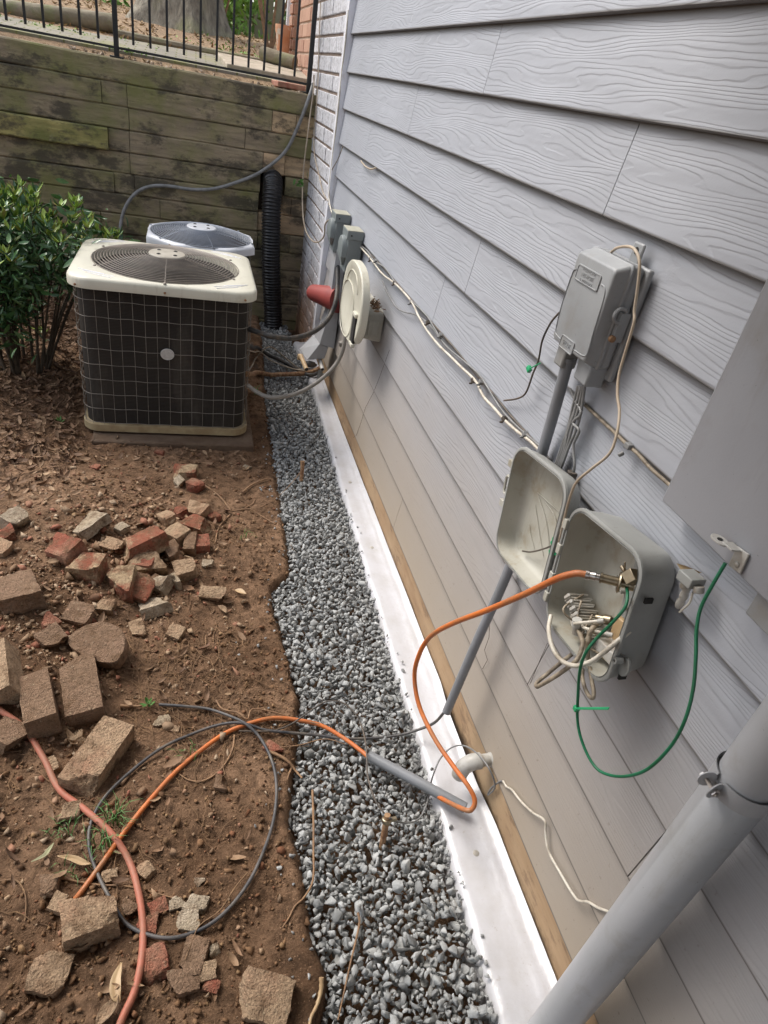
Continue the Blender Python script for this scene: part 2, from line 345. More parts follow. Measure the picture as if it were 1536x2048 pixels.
def membrane_mat():
    s = NT('white_membrane'); c = s.mix(s.ramp(s.noise(7, 6, .7), [(.42, 0.), (.75, .7)]), (.56, .56, .585), (.44, .425, .41)); c = s.mix(s.ramp(s.noise(60, 5, .75), [(.62, 0.), (.72, .55)]), c, (.33, .27, .21))
    s.col(c); s.rough(.24); s.bump(s.math('ADD', s.noise(11, 4), s.math('MULTIPLY', s.noise(300, 2), .05)), .35, .012); return s.m
M['membrane'] = membrane_mat()
def bark_mat():
    s = NT('grey_bark'); n = s.noise(14, 7, .7, s.mapc((1, 1, .25)))
    c = s.mix(s.ramp(n, [(.35, 0.), (.65, 1.)]), (.40, .36, .28), (.13, .11, .085)); c = s.mix(s.ramp(s.noise(3, 4), [(.5, 0.), (.7, .6)]), c, (.34, .35, .16))
    s.col(c); s.rough(.95); s.bump(n, 1., .04); return s.m
M['bark'] = bark_mat(); M['bark_dark'] = pm('dark_bark', (.06, .045, .032), (.10, .075, .05), 40, .9, .3)
def paver_mat():
    s = NT('mossy_grey_pavers'); br = s.n('ShaderNodeTexBrick'); s.l(s.mapc((1, 1, 1)), br.inputs[0])
    br.inputs['Scale'].default_value = 4.2; br.inputs['Mortar Size'].default_value = .02; br.inputs['Color1'].default_value = (.30, .27, .22, 1)
    br.inputs['Color2'].default_value = (.23, .21, .18, 1); br.inputs['Mortar'].default_value = (.14, .14, .05, 1)
    c = s.mix(s.ramp(s.noise(3, 5), [(.5, 0.), (.68, .8)]), br.outputs[0], (.24, .24, .08)); c = s.mix(s.ramp(s.noise(40, 5), [(.5, 0.), (.8, .5)]), c, (.12, .1, .08))
    s.col(c); s.rough(.9); s.bump(s.noise(60, 4), .4, .005); return s.m
M['paver'] = paver_mat()
M['pale_paver'] = pm('pale_flagstone', (.48, .42, .33), (.38, .32, .25), 12, .9, .3, dirt=(.2, .18, .1))
M['red_paver'] = pm('red_paver', (.42, .17, .12), (.5, .3, .22), 20, .85, .3)

# ------------------------------------------------------------------ ground
GL = [(0.2, .235), (.46, .240), (.54, .262), (.63, .245), (.77, .242), (.86, .224), (1.06, .267), (1.22, .298), (1.42, .280), (1.60, .262), (1.71, .262), (1.78, .335), (1.93, .345), (2.27, .352), (2.7, .368), (3.25, .372), (3.9, .42), (4.6, .45)]
MLf = [(-.3, .585), (.4, .585), (.62, .59), (.8, .598), (1.02, .606), (1.3, .606), (1.7, .613), (2.4, .628), (3.4, .655), (4.3, .628), (4.6, .62)]
def interp(T, y):
    return float(np.interp(y, [a for a, b in T], [b for a, b in T]))
def gl(y): return interp(GL, y)+.010*noise.noise(Vector((y*9, 3, 0)))+.006*noise.noise(Vector((y*30, 8, 0)))
def smst(a, b, x):
    t = min(1, max(0, (x-a)/(b-a))); return t*t*(3-2*t)
def gh(x, y, fine=True):
    """soil height"""
    d = gl(y)-x                                   # distance left of the gravel edge
    z = -.07+.085*smst(-.03, .02, d)              # gravel bed / bank
    if d > 0:
        z += .02*smst(.0, .3, d)
        z += .10*math.exp(-((x+.42)/.28)**2-((y-1.90)/.42)**2)*smst(0, .25, d)
        z += .05*math.exp(-((x+.50)/.22)**2-((y-1.30)/.35)**2)
        z -= .045*math.exp(-((x-.0)/.6)**2-((y-2.75)/.5)**2)
        z += .03*smst(-.30, -.6, x)*smst(1.2, .6, y)
        z += .03*smst(2.5, 3.4, y)*smst(-.4, -.8, x)
        a = .020*smst(.0, .15, d)
        z += a*noise.noise(Vector((x*4, y*4, 0)))+.012*noise.noise(Vector((x*11, y*11, 2)))*smst(.0, .06, d)
        if fine:
            rg = .25+.75*smst(-.1, .35, noise.noise(Vector((x*2.3, y*2.3, 9))))
            z += rg*(.0085*noise.noise(Vector((x*32, y*32, 4)))+.0055*noise.noise(Vector((x*75, y*75, 5)))+.003*noise.noise(Vector((x*150, y*150, 5))))
    return z
def GP(px, py, dz=0.):
    """point where the sight line of a pixel meets the soil (or the gravel top)"""
    z = 0.
    for _ in range(12):
        p = G(px, py, z); hh = gh(p.x, p.y, False) if p.x < gl(p.y) else -.002; z = .5*z+.5*(hh+dz)
    p = G(px, py, z); return p

def grid_mesh(xs, ys, fn):
    V = [(x, y, fn(x, y)) for y in ys for x in xs]; n = len(xs)
    F = [(j*n+i, j*n+i+1, (j+1)*n+i+1, (j+1)*n+i) for j in range(len(ys)-1) for i in range(n-1)]
    return V, F
xs = list(np.concatenate([[-9, -7, -5, -4, -3, -2.5, -2, -1.7], np.arange(-1.5, -1.0, .03), np.arange(-1.0, .55, .0085), [.60, .66, .74, .9]]))
ys = list(np.concatenate([[-6, -4, -2.5, -1.5, -1, -.6, -.3, 0, .15], np.arange(.25, 2.8, .0095), np.arange(2.8, 4.8, .022)]))
V, F = grid_mesh(xs, ys, gh)
g = npobj('ground', V, F, M['dirt'], True); tag(g, kind='structure')

# prototypes of broken stones
def rock(n=14, bev=.10, flat=(1, .8, .62)):
    bm = bmesh.new()
    for _ in range(n):
        v = Vector((random.gauss(0, 1), random.gauss(0, 1), random.gauss(0, 1))).normalized()*random.uniform(.8, 1.0)
        bm.verts.new((v.x*flat[0], v.y*flat[1], v.z*flat[2]))
    r = bmesh.ops.convex_hull(bm, input=bm.verts)
    for v in [v for v in bm.verts if not v.link_faces]: bm.verts.remove(v)
    bmesh.ops.dissolve_limit(bm, angle_limit=R(16), verts=bm.verts, edges=bm.edges)
    if bev: bmesh.ops.bevel(bm, geom=list(bm.edges), offset=bev, segments=1, affect='EDGES', clamp_overlap=True)
    bmesh.ops.triangulate(bm, faces=bm.faces)
    bm.verts.index_update(); V = np.array([v.co[:] for v in bm.verts]); F = np.array([[v.index for v in f.verts] for f in bm.faces]); bm.free(); return V, F
ROCKS = [rock(random.randint(8, 13), random.choice([.04, .06, .09]), (1, random.uniform(.7, .95), random.uniform(.5, .8))) for _ in range(22)]
PEB = [rock(9, 0, (1, .8, .7)) for _ in range(8)]
def rotm():
    q = rng.normal(size=4); q /= np.linalg.norm(q); a, b, c, d = q
    return np.array([[1-2*(c*c+d*d), 2*(b*c-a*d), 2*(b*d+a*c)], [2*(b*c+a*d), 1-2*(b*b+d*d), 2*(c*d-a*b)], [2*(b*d-a*c), 2*(c*d+a*b), 1-2*(b*b+c*c)]])
def scatter(name, items, protos, mat, smooth=False):
    VV = []; FF = []; o = 0
    for (p, s, m) in items:
        V0, F0 = protos[rng.integers(len(protos))]; v = (V0*s) @ m.T+np.array(p); VV.append(v); FF.append(F0+o); o += len(v)
    return npobj(name, np.concatenate(VV), np.concatenate(FF), mat, smooth)

# gravel: stones dropped one after another on a growing height map
cell = .006; hx0, hy0 = .15, .25; HN = (int(.70/cell), int(4.5/cell)); hm = np.full(HN, -.045)
items = []
cand = 21000
for k in range(cand):
    y = rng.uniform(.28, 4.52) if k % 3 else rng.uniform(.28, 2.2)
    a, b = gl(y)-.004, interp(MLf, y)+.006
    x = rng.uniform(a, b)+(rng.normal()*.012 if rng.random() < .06 else 0)
    s = float(np.clip(rng.lognormal(math.log(.0103), .32), .0055, .021))
    i, j = int((x-hx0)/cell), int((y-hy0)/cell); q = max(1, int(s*.7/cell))
    if i < q or j < q or i >= HN[0]-q or j >= HN[1]-q: continue
    patch = hm[i-q:i+q+1, j-q:j+q+1]; z0 = float(patch.mean())
    top = -.004+.006*noise.noise(Vector((x*6, y*6, 1)))-.03*smst(.02, -.005, x-a)
    if z0+s*.55 > top+.006: 
        if rng.random() > .05: continue
    zc = z0+s*.55; items.append(((x, y, zc), s, rotm()))
    yy, xx = np.meshgrid(np.arange(-q, q+1), np.arange(-q, q+1)); dome = zc+s*.72*np.sqrt(np.clip(1-(xx**2+yy**2)*cell*cell/(s*s), 0, 1))
    mk = (xx**2+yy**2)*cell*cell < s*s; sub = hm[i-q:i+q+1, j-q:j+q+1]; sub[mk] = np.maximum(sub[mk], dome[mk])
for k in range(9000):
    y = rng.uniform(.28, 3.2); a, b = gl(y)+.002, interp(MLf, y); x = rng.uniform(a, b); s = rng.uniform(.0045, .0085); i, j = int((x-hx0)/cell), int((y-hy0)/cell)
    if i < 1 or j < 1 or i >= HN[0]-1 or j >= HN[1]-1: continue
    z0 = float(hm[i, j])
    if z0 > -.013: continue
    items.append(((x, y, z0+s*.5), s, rotm())); hm[i-1:i+2, j-1:j+2] = np.maximum(hm[i-1:i+2, j-1:j+2], z0+s)
for k in range(120):                                 # strays kicked onto the soil and the membrane
    y = rng.uniform(.4, 2.9); sd_ = rng.random() < .7
    x = gl(y)-abs(rng.normal()*.045) if sd_ else interp(MLf, y)+abs(rng.normal()*.018); s = rng.uniform(.0045, .0095)
    items.append(((x, y, (gh(x, y) if sd_ else .012)+s*.5), s, rotm()))
gr = scatter('gravel', items, ROCKS, M['gravel']); tag(gr, 'grey crushed gravel filling the strip beside the white membrane', 'gravel', kind='stuff')

# loose soil clods and crumbs
items = []
for k in range(21000):
    y = .3+3.2*rng.random()**1.6; x = rng.uniform(-.95 if y < 2.2 else -1.2, gl(y)+.0)
    if noise.noise(Vector((x*2.3, y*2.3, 9))) < rng.uniform(-.45, .25): continue
    if -.5 < x < .28 and 2.72 < y < 3.5: continue
    s = float(np.clip(rng.lognormal(math.log(.0038), .6), .0015, .015)); items.append(((x, y, gh(x, y)+s*.2), s, rotm()))
cl = scatter('soil_clods', items, PEB, M['clod']); tag(cl, 'crumbly brown soil clods strewn over the clay ground', 'soil', kind='stuff')
items = []
for k in range(3400):
    if rng.random() < .72: x, y = rng.normal(-.40, .22), rng.normal(1.6, .40)
    else: x, y = rng.uniform(-.7, .2), rng.uniform(.4, 2.6)
    if x > gl(y)-.02 or y < .35: continue
    s = float(np.clip(rng.lognormal(math.log(.0070), .55), .003, .026)); items.append(((x, y, gh(x, y)+s*.2), s, rotm()))
hp = G(275, 1120, .05)
for k in range(230):
    x, y = hp.x+rng.normal()*.13, hp.y+rng.normal()*.15; s = float(np.clip(rng.lognormal(math.log(.015), .4), .008, .032)); items.append(((x, y, gh(x, y)+s*.25), s, rotm()))
for k in range(90):
    x, y = G(110, 1330).x+rng.normal()*.13, G(110, 1330).y+rng.normal()*.16; s = float(np.clip(rng.lognormal(math.log(.011), .4), .006, .024)); items.append(((x, y, gh(x, y)+s*.25), s, rotm()))
rb = scatter('brick_rubble', items, [rock(7, .0, (1, .75, .45)) for _ in range(12)], M['rubble']); tag(rb, 'small brick and mortar crumbs scattered between the broken bricks', 'rubble', kind='stuff')

# leaf shapes
LEAF = (np.array([(-1, 0, .08), (-.55, .30, .0), (-.55, 0, -.06), (-.55, -.30, .0), (.1, .36, .05), (.1, 0, -.05), (.1, -.36, .05), (.65, .2, .1), (.65, 0, .04), (.65, -.2, .1), (1, 0, .16)]),
        np.array([(0, 2, 1), (0, 3, 2), (1, 2, 5), (1, 5, 4), (2, 3, 6), (2, 6, 5), (4, 5, 8), (4, 8, 7), (5, 6, 9), (5, 9, 8), (7, 8, 10), (8, 9, 10)]))
CURL = (LEAF[0]*np.array([1, 1, 3.0])+np.array([0, 0, 0]), LEAF[1])
NARROW = (LEAF[0]*np.array([1, .55, 2.0]), LEAF[1])
def tiltm(maxtilt):
    e = Euler((rng.normal()*maxtilt, rng.normal()*maxtilt, rng.uniform(0, 2*PI))); return np.array(e.to_matrix())
items = []
for k in range(5200):
    if k < 4300:
        x = -1.25+rng.random()*.80; y = 2.05+rng.random()*2.5
        if y < 2.45 and rng.random() < .5+(2.45-y): continue
    else: x, y = rng.uniform(-.95, .15), rng.uniform(.5, 2.75)
    if rng.random() < .0 or (-.49 < x < .27 and 2.76 < y < 3.5): continue
    if k >= 4300 and rng.random() < .72: continue
    if x > gl(y)-.03: continue
    s = rng.uniform(.012, .027); items.append(((x, y, gh(x, y)+.004+rng.random()*.014), s, tiltm(.38)))
for k in range(70):
    x, y = rng.uniform(-.5, .3), rng.uniform(2.5, 2.74); items.append(((x, y, gh(x, y)+.006), rng.uniform(.010, .02), tiltm(.3)))
lf = scatter('leaf_litter', items, [LEAF, CURL, NARROW, CURL], M['leaf_litter'], True); tag(lf, 'dead brown leaves carpeting the soil under the shrub', 'leaf litter', kind='stuff')

# roots and root hairs
mb = MB()
def wander(x, y, a, n, st, jit, lift=.004):
    P = []
    for i in range(n):
        P.append(Vector((x, y, (gh(x, y, False) if x < gl(y) else .004)+lift+.006*abs(noise.noise(Vector((x*30, y*30, i)))))))
        a += rng.normal()*jit; x += st*math.cos(a); y += st*math.sin(a)
    return P
for k in range(560):
    c = [(.02, 1.12, .13), (-.05, 1.35, .12), (-.55, .78, .13), (.18, 2.1, .12), (-.60, 2.05, .15), (-.1, 1.2, .2)][k % 6]
    P = wander(c[0]+rng.normal()*c[2], c[1]+rng.normal()*c[2]*.8, rng.uniform(0, 2*PI), rng.integers(6, 16), .014, .45)
    if max(p.x for p in P) > gl(P[0].y)+.03: continue
    mb.tube(P, rng.uniform(.0004, .0010), 4)
ro = obj('root_tangle', mb, M['root'], loc=(0, 1.2, 0)); tag(ro, 'tangle of fine pale roots exposed on the soil', 'roots', kind='stuff')

# ------------------------------------------------------------------ house
house = thing('house', 'grey lap sided house wall running along the right of the gravel', 'house', (.8, 2, 0))
mb = MB()
joints = {}
def jrow(px, py):
    p = W(px, py); r = int((p.z-ROW0)//EXP); joints.setdefault(r, []).append(p.y)
for q in [(985, 120), (826, 225), (738, 270), (1077, 1330), (869, 640), (1245, 330), (800, 1010), (1300, 1700), (940, 560)]: jrow(*q)
for r in range(-1, 19):
    z0 = ROW0+r*EXP
    if r == -1: continue
    J = sorted([-3.0, -.9+.37*(r % 3), 3.812]+joints.get(r, []))
    for a, b in zip(J[:-1], J[1:]):
        a += .0012; b -= .0012
        # profile in x,z : bottom proud, top tucked in
        pr = [(.7270, z0), (.7235, z0+.0025), (.7395, z0+EXP+.012), (.747, z0+EXP+.012), (.747, z0)]
        ny = max(2, int((b-a)/.25))
        rings = []
        for i in range(ny+1):
            y = a+(b-a)*i/ny; wv = .0012*noise.noise(Vector((y*2.5, r*3.3, 0)))
            rings.append([Vector((x+wv if k < 2 else x, y, z+(wv*.8 if k < 2 else 0))) for k, (x, z) in enumerate(pr)])
        mb.loft(rings)
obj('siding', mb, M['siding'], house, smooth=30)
mb = MB(); mb.box((.86, .4, 1.6), (.22, 6.86, 3.3)); obj('wall_core', mb, M['dark_in'], house, 0)
# skirt board under the lowest course, ragged lower edge
mb = MB(); rings = []
for i in range(240):
    y = -2.5+i*(6.3/239); zb = -.03+.02*noise.noise(Vector((y*3, 0, 0)))+.012*noise.noise(Vector((y*17, 0, 0)))
    xo = .733+.003*noise.noise(Vector((y*5, 4, 0)))
    rings.append([Vector((xo, y, .135)), Vector((xo, y, .06)), Vector((xo-.004*abs(noise.noise(Vector((y*9, 1, 0)))), y, .02)), Vector((xo+.002, y, zb-.03)), Vector((.749, y, zb-.03)), Vector((.749, y, .135))])
mb.loft(rings); obj('skirt_board', mb, M['baseboard'], house, 50)
mb = MB(); mb.box((.720, 3.836, 1.55), (.036, .048, 3.2)); mb.box((.707, 3.866, 1.55), (.012, .012, 3.2)); obj('corner_trim', mb, M['white_trim'], house, bevel=.002)
# painted brick return
def brick_wall(name, x, y0, y1, z0, z1, mats, parent, depth=.012, n='x', bl=.215, bh=.071, cs=.0845):
    mb = MB(); 
    if n == 'x': mb.box((x+.055, (y0+y1)/2, (z0+z1)/2), (.10, y1-y0-.002, z1-z0), mi=1)
    else: mb.box(((y0+y1)/2, x+.055, (z0+z1)/2), (y1-y0-.002, .10, z1-z0), mi=1)
    r = 0; z = z0
    while z < z1-.02:
        y = y0-(r % 2)*.104
        while y < y1:
            a, b = max(y, y0), min(y+bl-.006, y1)
            if b-a > .02:
                j = rng.normal()*.0012
                c = ((x+j+.012), (a+b)/2, z+cs/2) if n == 'x' else ((a+b)/2, x+j+.012, z+cs/2)
                d = (.03, b-a, bh) if n == 'x' else (b-a, .03, bh)
                mb.box(c, d, Euler((rng.normal()*.004, 0, 0)).to_matrix())
            y += bl+.006
        z += cs; r += 1
    return obj(name, mb, mats, parent, 0, bevel=.004)
brick_wall('painted_brick_wall', .712, 3.873, 4.93, -.1, 2.6, [M['brick_paint'], M['mortar']], house)
brick_wall('bare_brick_wall', .712, 4.935, 6.2, 1.25, 2.8, [M['brick_red_wall'], M['mortar_red']], house)
# unseen deck slab, added overhead to shade the near wall and ground
mb = MB(); mb.box((-.75, -1.45, 2.20), (2.9, 5.3, .10)); obj('added_shade_deck', mb, M['fence'], house, 0)
# hairline cable staple stubs and stain crack below the lowest courses
mb = MB(); mb.tube([W(a, b, .7245) for a, b in [(779, 700), (768, 730), (757, 760), (747, 785), (731, 815), (722, 845), (713, 870), (707, 875)]], .0007, 4); obj('paint_crack', mb, M['cut_end'], house)
mb = MB(); mb.tube([W(a, b, .7245) for a, b in [(1095, 1286), (1078, 1325), (1059, 1370)]], .0007, 4); obj('paint_crack', mb, M['cut_end'], house)
mb = MB(); mb.tube([W(a, b, .722) for a, b in [(979, 1250), (978, 1275), (969, 1300), (975, 1320), (965, 1338)]], .0007, 4)
obj('paint_crack', mb, M['cut_end'], house)

# ------------------------------------------------------------------ membrane
mem = thing('waterproof_membrane', 'white waterproofing membrane strip folded along the foot of the house wall', 'membrane', (.65, 2, 0))
mb = MB(); rings = []
N = 300
for i in range(N):
    y = -.5+i*(4.62/(N-1)); xl = interp(MLf, y)+.004*noise.noise(Vector((y*6, 0, 7))); xr = .7285-.010*smst(1.15, 1.0, abs(y-1.0)+.9)
    n1 = .004*noise.noise(Vector((y*4, 1, 1))); n2 = .0025*noise.noise(Vector((y*13, 1, 5)))
    zr = .016+n1+.012*smst(2.5, 3.6, y); wd = xr-xl
    fold = .006*math.exp(-((y-1.02)/.03)**2)
    pr = [(xr, zr+.012), (xr-.012, zr+.003), (xr-.19*wd, zr-.001+n2+fold), (xr-.24*wd, zr-.0006+n2*1.4+fold), (xr-.30*wd, zr-.0045+n2+fold), (xr-.55*wd, zr-.007+n1), (xr-.82*wd, zr-.004+n2), (xr-.93*wd, zr-.007), (xl+.002, zr-.014), (xl-.004, zr-.05), (xl-.006, -.06)]
    rings.append([Vector((a, y, b)) for a, b in pr]+[Vector((a+.001, y, b-.004)) for a, b in reversed(pr)])
mb.loft(rings); obj('sheet', mb, M['membrane'], mem, 60)
for (a, b) in [(862, 1402), (952, 1707), (786, 1196), (744, 1096), (700, 965)]:
    p = G(a, b, .006); mb = MB(); mb.lathe(p, (0.03, 0, 1), [(.008, 0), (.0085, .002), (.006, .0038), (.001, .0045)], 20); obj('fastener', mb, M["pale_pvc"], mem)
mb = MB(); mb.tube([G(a, b, .007) for a, b in [(742, 1182), (775, 1184), (812, 1178)]], .0008, 4); obj('lap_seam', mb, M['concrete'], mem)

# ------------------------------------------------------------------ retaining wall
YR = 4.60; TH = .1155
rw = thing('timber_retaining_wall', 'mossy timber retaining wall holding up the terrace at the back', 'retaining wall', (-.5, 4.7, 0))
brk = {0: [-1.9], 1: [-.50, -.365, .455, .60], 2: [-1.4, -.36, .30], 3: [-.477, -.362, .415, .55], 4: [-1.2, -.365], 5: [-.46, -.345, .40, .545, .61], 6: [-1.0, -.2, .40, .545], 7: [-.55, .405, .545, .62], 8: [-.9, .1, .545], 9: [-.2, .545], 10: [-.7, .3, .60], 11: [0.1], 12: [-.5, .545]}
for r in range(13):
    zt = 1.382-r*TH; xsb = [-3.2]+sorted(brk.get(r, []))+[.712]
    for a, b in zip(xsb[:-1], xsb[1:]):
        if r in (4,) and False: continue
        if r == 4 and b == .712:
            segs = [(a, .405), (.56, b)]
        elif r == 5 and a > .39 and a < .5: continue
        else: segs = [(a, b)]
        for a2, b2 in segs:
            L = b2-a2; small = L < .2
            green = (r == 3 and b2 < -.4); brown = (small and a2 > .35 and r in (3, 5, 6)) or (r == 1 and a2 > .4 and small)
            y0 = YR+rng.normal()*.004-(.028 if green else 0)+(.006 if small else 0); y1 = y0+.13
            n = max(2, int(L/.06)); rings = []
            sd = rng.random()*50; sag = -.004*(r % 2)
            for i in range(n+1):
                x = a2+.0015+(L-.003)*i/n; e = .0035*noise.noise(Vector((x*5, sd, 0))); f = .004*noise.noise(Vector((x*3, sd, 4)))
                h0, h1 = zt-TH+.0015+e, zt-.0012+e+sag*0
                pr = [(y0+.006+f, h0), (y0+f, h0+.007), (y0+f, h1-.007), (y0+.007+f, h1), (y1, h1), (y1, h0)]
                rings.append([Vector((x, py, pz)) for py, pz in pr])
            mb = MB(); mb.loft(rings)
            obj('timber', mb, M['timber_green'] if green else (M['timber_brown'] if brown else M['timber']), rw, 30)
mb = MB(); mb.box((-1.2, YR+.155, .68), (4.0, .05, 1.38)); obj('backfill_face', mb, M['cut_end'], rw, 0)

# terrace above
def th(x, y):
    z = float(np.interp(y, [4.6, 4.74, 4.80, 5.6, 7.2, 10, 16, 45, 90], [1.378, 1.378, 1.403, 1.470, 1.62, 1.74, 2.05, 3.4, 5]))
    return z+(.02*noise.noise(Vector((x*2, y*2, 0)))+.008*noise.noise(Vector((x*9, y*9, 0))))*smst(5.5, 5.9, y)
xs = list(np.concatenate([[-30, -15, -8, -5], np.arange(-3.2, 3.2, .06), [5, 8, 15, 30]])); ys = list(np.concatenate([[4.655, 4.70, 4.74, 4.76, 4.78, 4.80], np.arange(4.9, 8, .07), np.arange(8, 16, .4), [20, 30, 45, 70]]))
V, F = grid_mesh(xs, ys, th); tg = npobj('terrace_ground', V, F, M['litter_soil'], True); tag(tg, kind='structure')
mb = MB()
rings = []
for i in range(60):
    x = -3.2+i*(3.75/59); k = .10*math.sin(i*.13)
    rings.append([Vector((x, yy, th(x, yy)+dz)) for yy, dz in ((4.80, -.01), (4.80, .014), (5.0, .014), (5.2, .014), (5.50+k, .016), (5.50+k, -.01))])
mb.loft(rings); pv = obj('paved_path', mb, M['paver'], loc=(-1, 5, 1.4)); tag(pv, kind='structure')
mb = MB(); mb.box((.46, 5.26, 1.462), (.58, .60, .03), Euler((R(4.5), 0, .08)).to_matrix()); o = obj('flagstone', mb, M['pale_paver'], bevel=.006); tag(o, 'pale flagstone paving slab beside the brick pier on the terrace', 'paving slab')
mb = MB(); mb.box((.56, 4.79, 1.402), (.19, .10, .03), Euler((0, 0, .35)).to_matrix()); o = obj('paver_brick', mb, M['red_paver'], bevel=.004); tag(o, 'flat red paver lying behind the end post of the railing', 'paver')
# kerb edging timber behind path
mb = MB(); mb.tube(crv([(-.5, 5.66, 1.492), (0, 5.64, 1.49), (.25, 5.62, 1.49), (.50, 5.66, 1.492)], 5), .026, 8); o = obj('edging_timber', mb, M['ugly_log']); tag(o, 'thin weathered edging timber between the paved path and the tree', 'edging')
mb = MB(); a = YP(-60, 10, 5.75); b = YP(226, 47, 5.75); mb.tube([a-(b-a)*1.2, a, (a+b)/2, b], .055, 12); lg = obj('landscape_log', mb, M['ugly_log']); tag(lg, 'long round landscape log lying behind the paved path at upper left', 'log')
mb = MB(); a = YP(524, 106, 5.55); b = YP(590, 126, 5.4); mb.tube([a, (a+b)/2, b], .042, 12); lg = obj('short_log', mb, M['ugly_log']); tag(lg, 'short sawn log in front of the terracotta pot', 'log')
# river pebbles between timber top and pavers: single stones that can be told apart
for k in range(62):
    if k < 12: x = YP(rng.uniform(140, 300), 95, 4.72).x; s = rng.uniform(.010, .022)
    else: x = rng.uniform(-.62, .66); s = rng.uniform(.005, .015)
    V0, F0 = PEB[k % 8]; m = rotm(); y = rng.uniform(4.675, 4.765); p = np.array((x, y, th(x, y)+s*.5)); 
    mb = MB(); mb.add([Vector(v) for v in (V0*s) @ m.T+p], [tuple(f) for f in F0]); o = obj('pebble', mb, M['pebble'], smooth=60)
    lb = 'plump tan river pebble left of the railing post on top of the timber wall' if k < 12 else 'small river pebble in the strip on top of the timber wall'
    tag(o, lb, 'pebble', 'river pebbles along the top of the timber wall' if k >= 12 else 'larger river pebbles left of the railing post')

# railing
rl = thing('iron_railing', 'black iron railing standing on the timber retaining wall', 'railing', (.1, 4.66, 1.38))
YL = 4.66
def xat(px, py): return YP(px, py, YL).x
x0p, x1p = xat(233, 100), xat(617, 175)
mb = MB(); z0 = YP(233, 102, YL).z; z1 = YP(615, 162, YL).z
zr = (z0+z1)/2+.0
mb.box(((x1p-3.2)/2+.0, YL, zr), (x1p+3.2, .022, .012)); obj('bottom_rail', mb, M['black_metal'], rl, 0)
mb = MB(); mb.box(((x1p-3.2)/2, YL, 2.32), (x1p+3.2, .03, .02)); obj('top_rail', mb, M['black_metal'], rl, 0)
for xx, sz in ((x0p, .026), (x1p, .026), (x0p-1.07, .026)):
    mb = MB(); mb.box((xx, YL, 1.86), (sz, sz, .96)); obj('post', mb, M['black_metal'], rl, 0, bevel=.002)
    mb = MB(); mb.box((xx, YL, 1.386), (.07, .06, .007)); obj('base_plate', mb, M['black_metal'], rl, 0)
sp = (x1p-x0p)/12
for k in range(-22, 12):
    if k % 12 == 0: continue
    mb = MB(); mb.box((x0p+k*sp, YL, 1.89), (.0125, .0125, zr-1.5+.06 if False else .87)); obj('baluster', mb, M['black_metal'], rl, 0)

# big tree trunk with root flare
tr = thing('tree', 'wide grey tree trunk with flared roots behind the path', 'tree', (-.15, 7.2, 1.5))
mb = MB(); rings = []; cx, cy = -.12, 7.4
for i in range(26):
    t = i/25; z = 1.36+t*t*4.6; rad = .24+.40*math.exp(-(z-1.36)/.22)+.02*(1-t)
    ring = []
    for k in range(56):
        a = 2*PI*k/56; fl = 1+.10*noise.noise(Vector((math.cos(a)*7, math.sin(a)*7, z*.6)))+.42*math.exp(-(z-1.36)/.40)*max(-.3, math.cos(a*5+.6)+.4*math.cos(a*3+2))+.05*noise.noise(Vector((math.cos(a)*2, math.sin(a)*2, z*1.5)))
        ring.append(Vector((cx+math.cos(a)*rad*fl+.05*(z-1.4), cy+math.sin(a)*rad*fl, z)))
    rings.append(ring)
mb.loft(rings); obj('trunk', mb, M['bark'], tr, 60)
def leafcloud(c, rad, n, s0, s1, seedpts=None):
    it = []
    cl = [np.array(c)+rng.normal(size=3)*np.array(rad)*.55 for _ in range(max(4, n//45))]
    for k in range(n):
        p = cl[rng.integers(len(cl))]+rng.normal(size=3)*np.array(rad)*.22; it.append((tuple(p), rng.uniform(s0, s1), rotm()))
    return it
cr = scatter('crown', leafcloud((-.1, 7.6, 6.9), (1.9, 1.9, .7), 1100, .05, .09), [LEAF], M['leaf_bg2'], False); cr.parent = tr; cr.location = -OFF[tr.name]
for k in range(5):
    a = k*1.3; mb = MB(); mb.tube(crv([(cx+.2, cy, 5.2), (cx+.6*math.cos(a), cy+.6*math.sin(a), 6.0), (cx+1.5*math.cos(a), cy+1.4*math.sin(a), 6.7)], 4), .08, 7, rfun=lambda t, i: .10*(1-.75*t)); obj('limb', mb, M['bark'], tr)

# picket fence and greenery behind it
fc = thing('picket_fence', 'weathered green grey picket fence behind the stems', 'fence', (.6, 9, 1.5))
for k in range(14):
    x = .34+k*.118; y = 9.2+.10*x; mb = MB(); mb.box((x, y, 2.35+rng.normal()*.01), (.088, .02, 1.45), Euler((0, rng.normal()*.01, 0)).to_matrix()); obj('picket', mb, M['fence'], fc, 0, bevel=.004)
for zz in (1.88, 2.75):
    mb = MB(); mb.box((1.1, 9.34, zz), (1.7, .05, .10)); obj('fence_rail', mb, M['fence'], fc, 0)
for nm, c, n, lab in (('tall_shrub', (.05, 10.8, 2.0), 1800, 'bright green bush seen through the railing left of the fence'), ('tall_shrub', (.7, 10.6, 2.9), 1700, 'bright green bush rising behind the picket fence')):
    t = thing(nm, lab, 'bush', (c[0], c[1], 1.6)); o = scatter('foliage', leafcloud(c, (1.1, .5, .8), n, .05, .09), [LEAF], M['leaf_bg']); o.parent = t; o.location = -OFF[t.name]
    for k in range(4):
        mb = MB(); mb.tube(crv([(c[0]+.1*k, c[1], 1.6), (c[0]+rng.normal()*.3, c[1], 2.2), (c[0]+rng.normal()*.6, c[1], 2.9)], 4), .02, 6); obj('stem', mb, M['bark'], t)
t = thing('tall_shrub', 'low bright green bush just behind the left end of the picket fence', 'bush', (.30, 9.0, 1.7)); o = scatter('foliage', leafcloud((.30, 9.0, 1.92), (.45, .3, .28), 900, .03, .055), [LEAF], M['leaf_bg']); o.parent = t; o.location = -OFF[t.name]
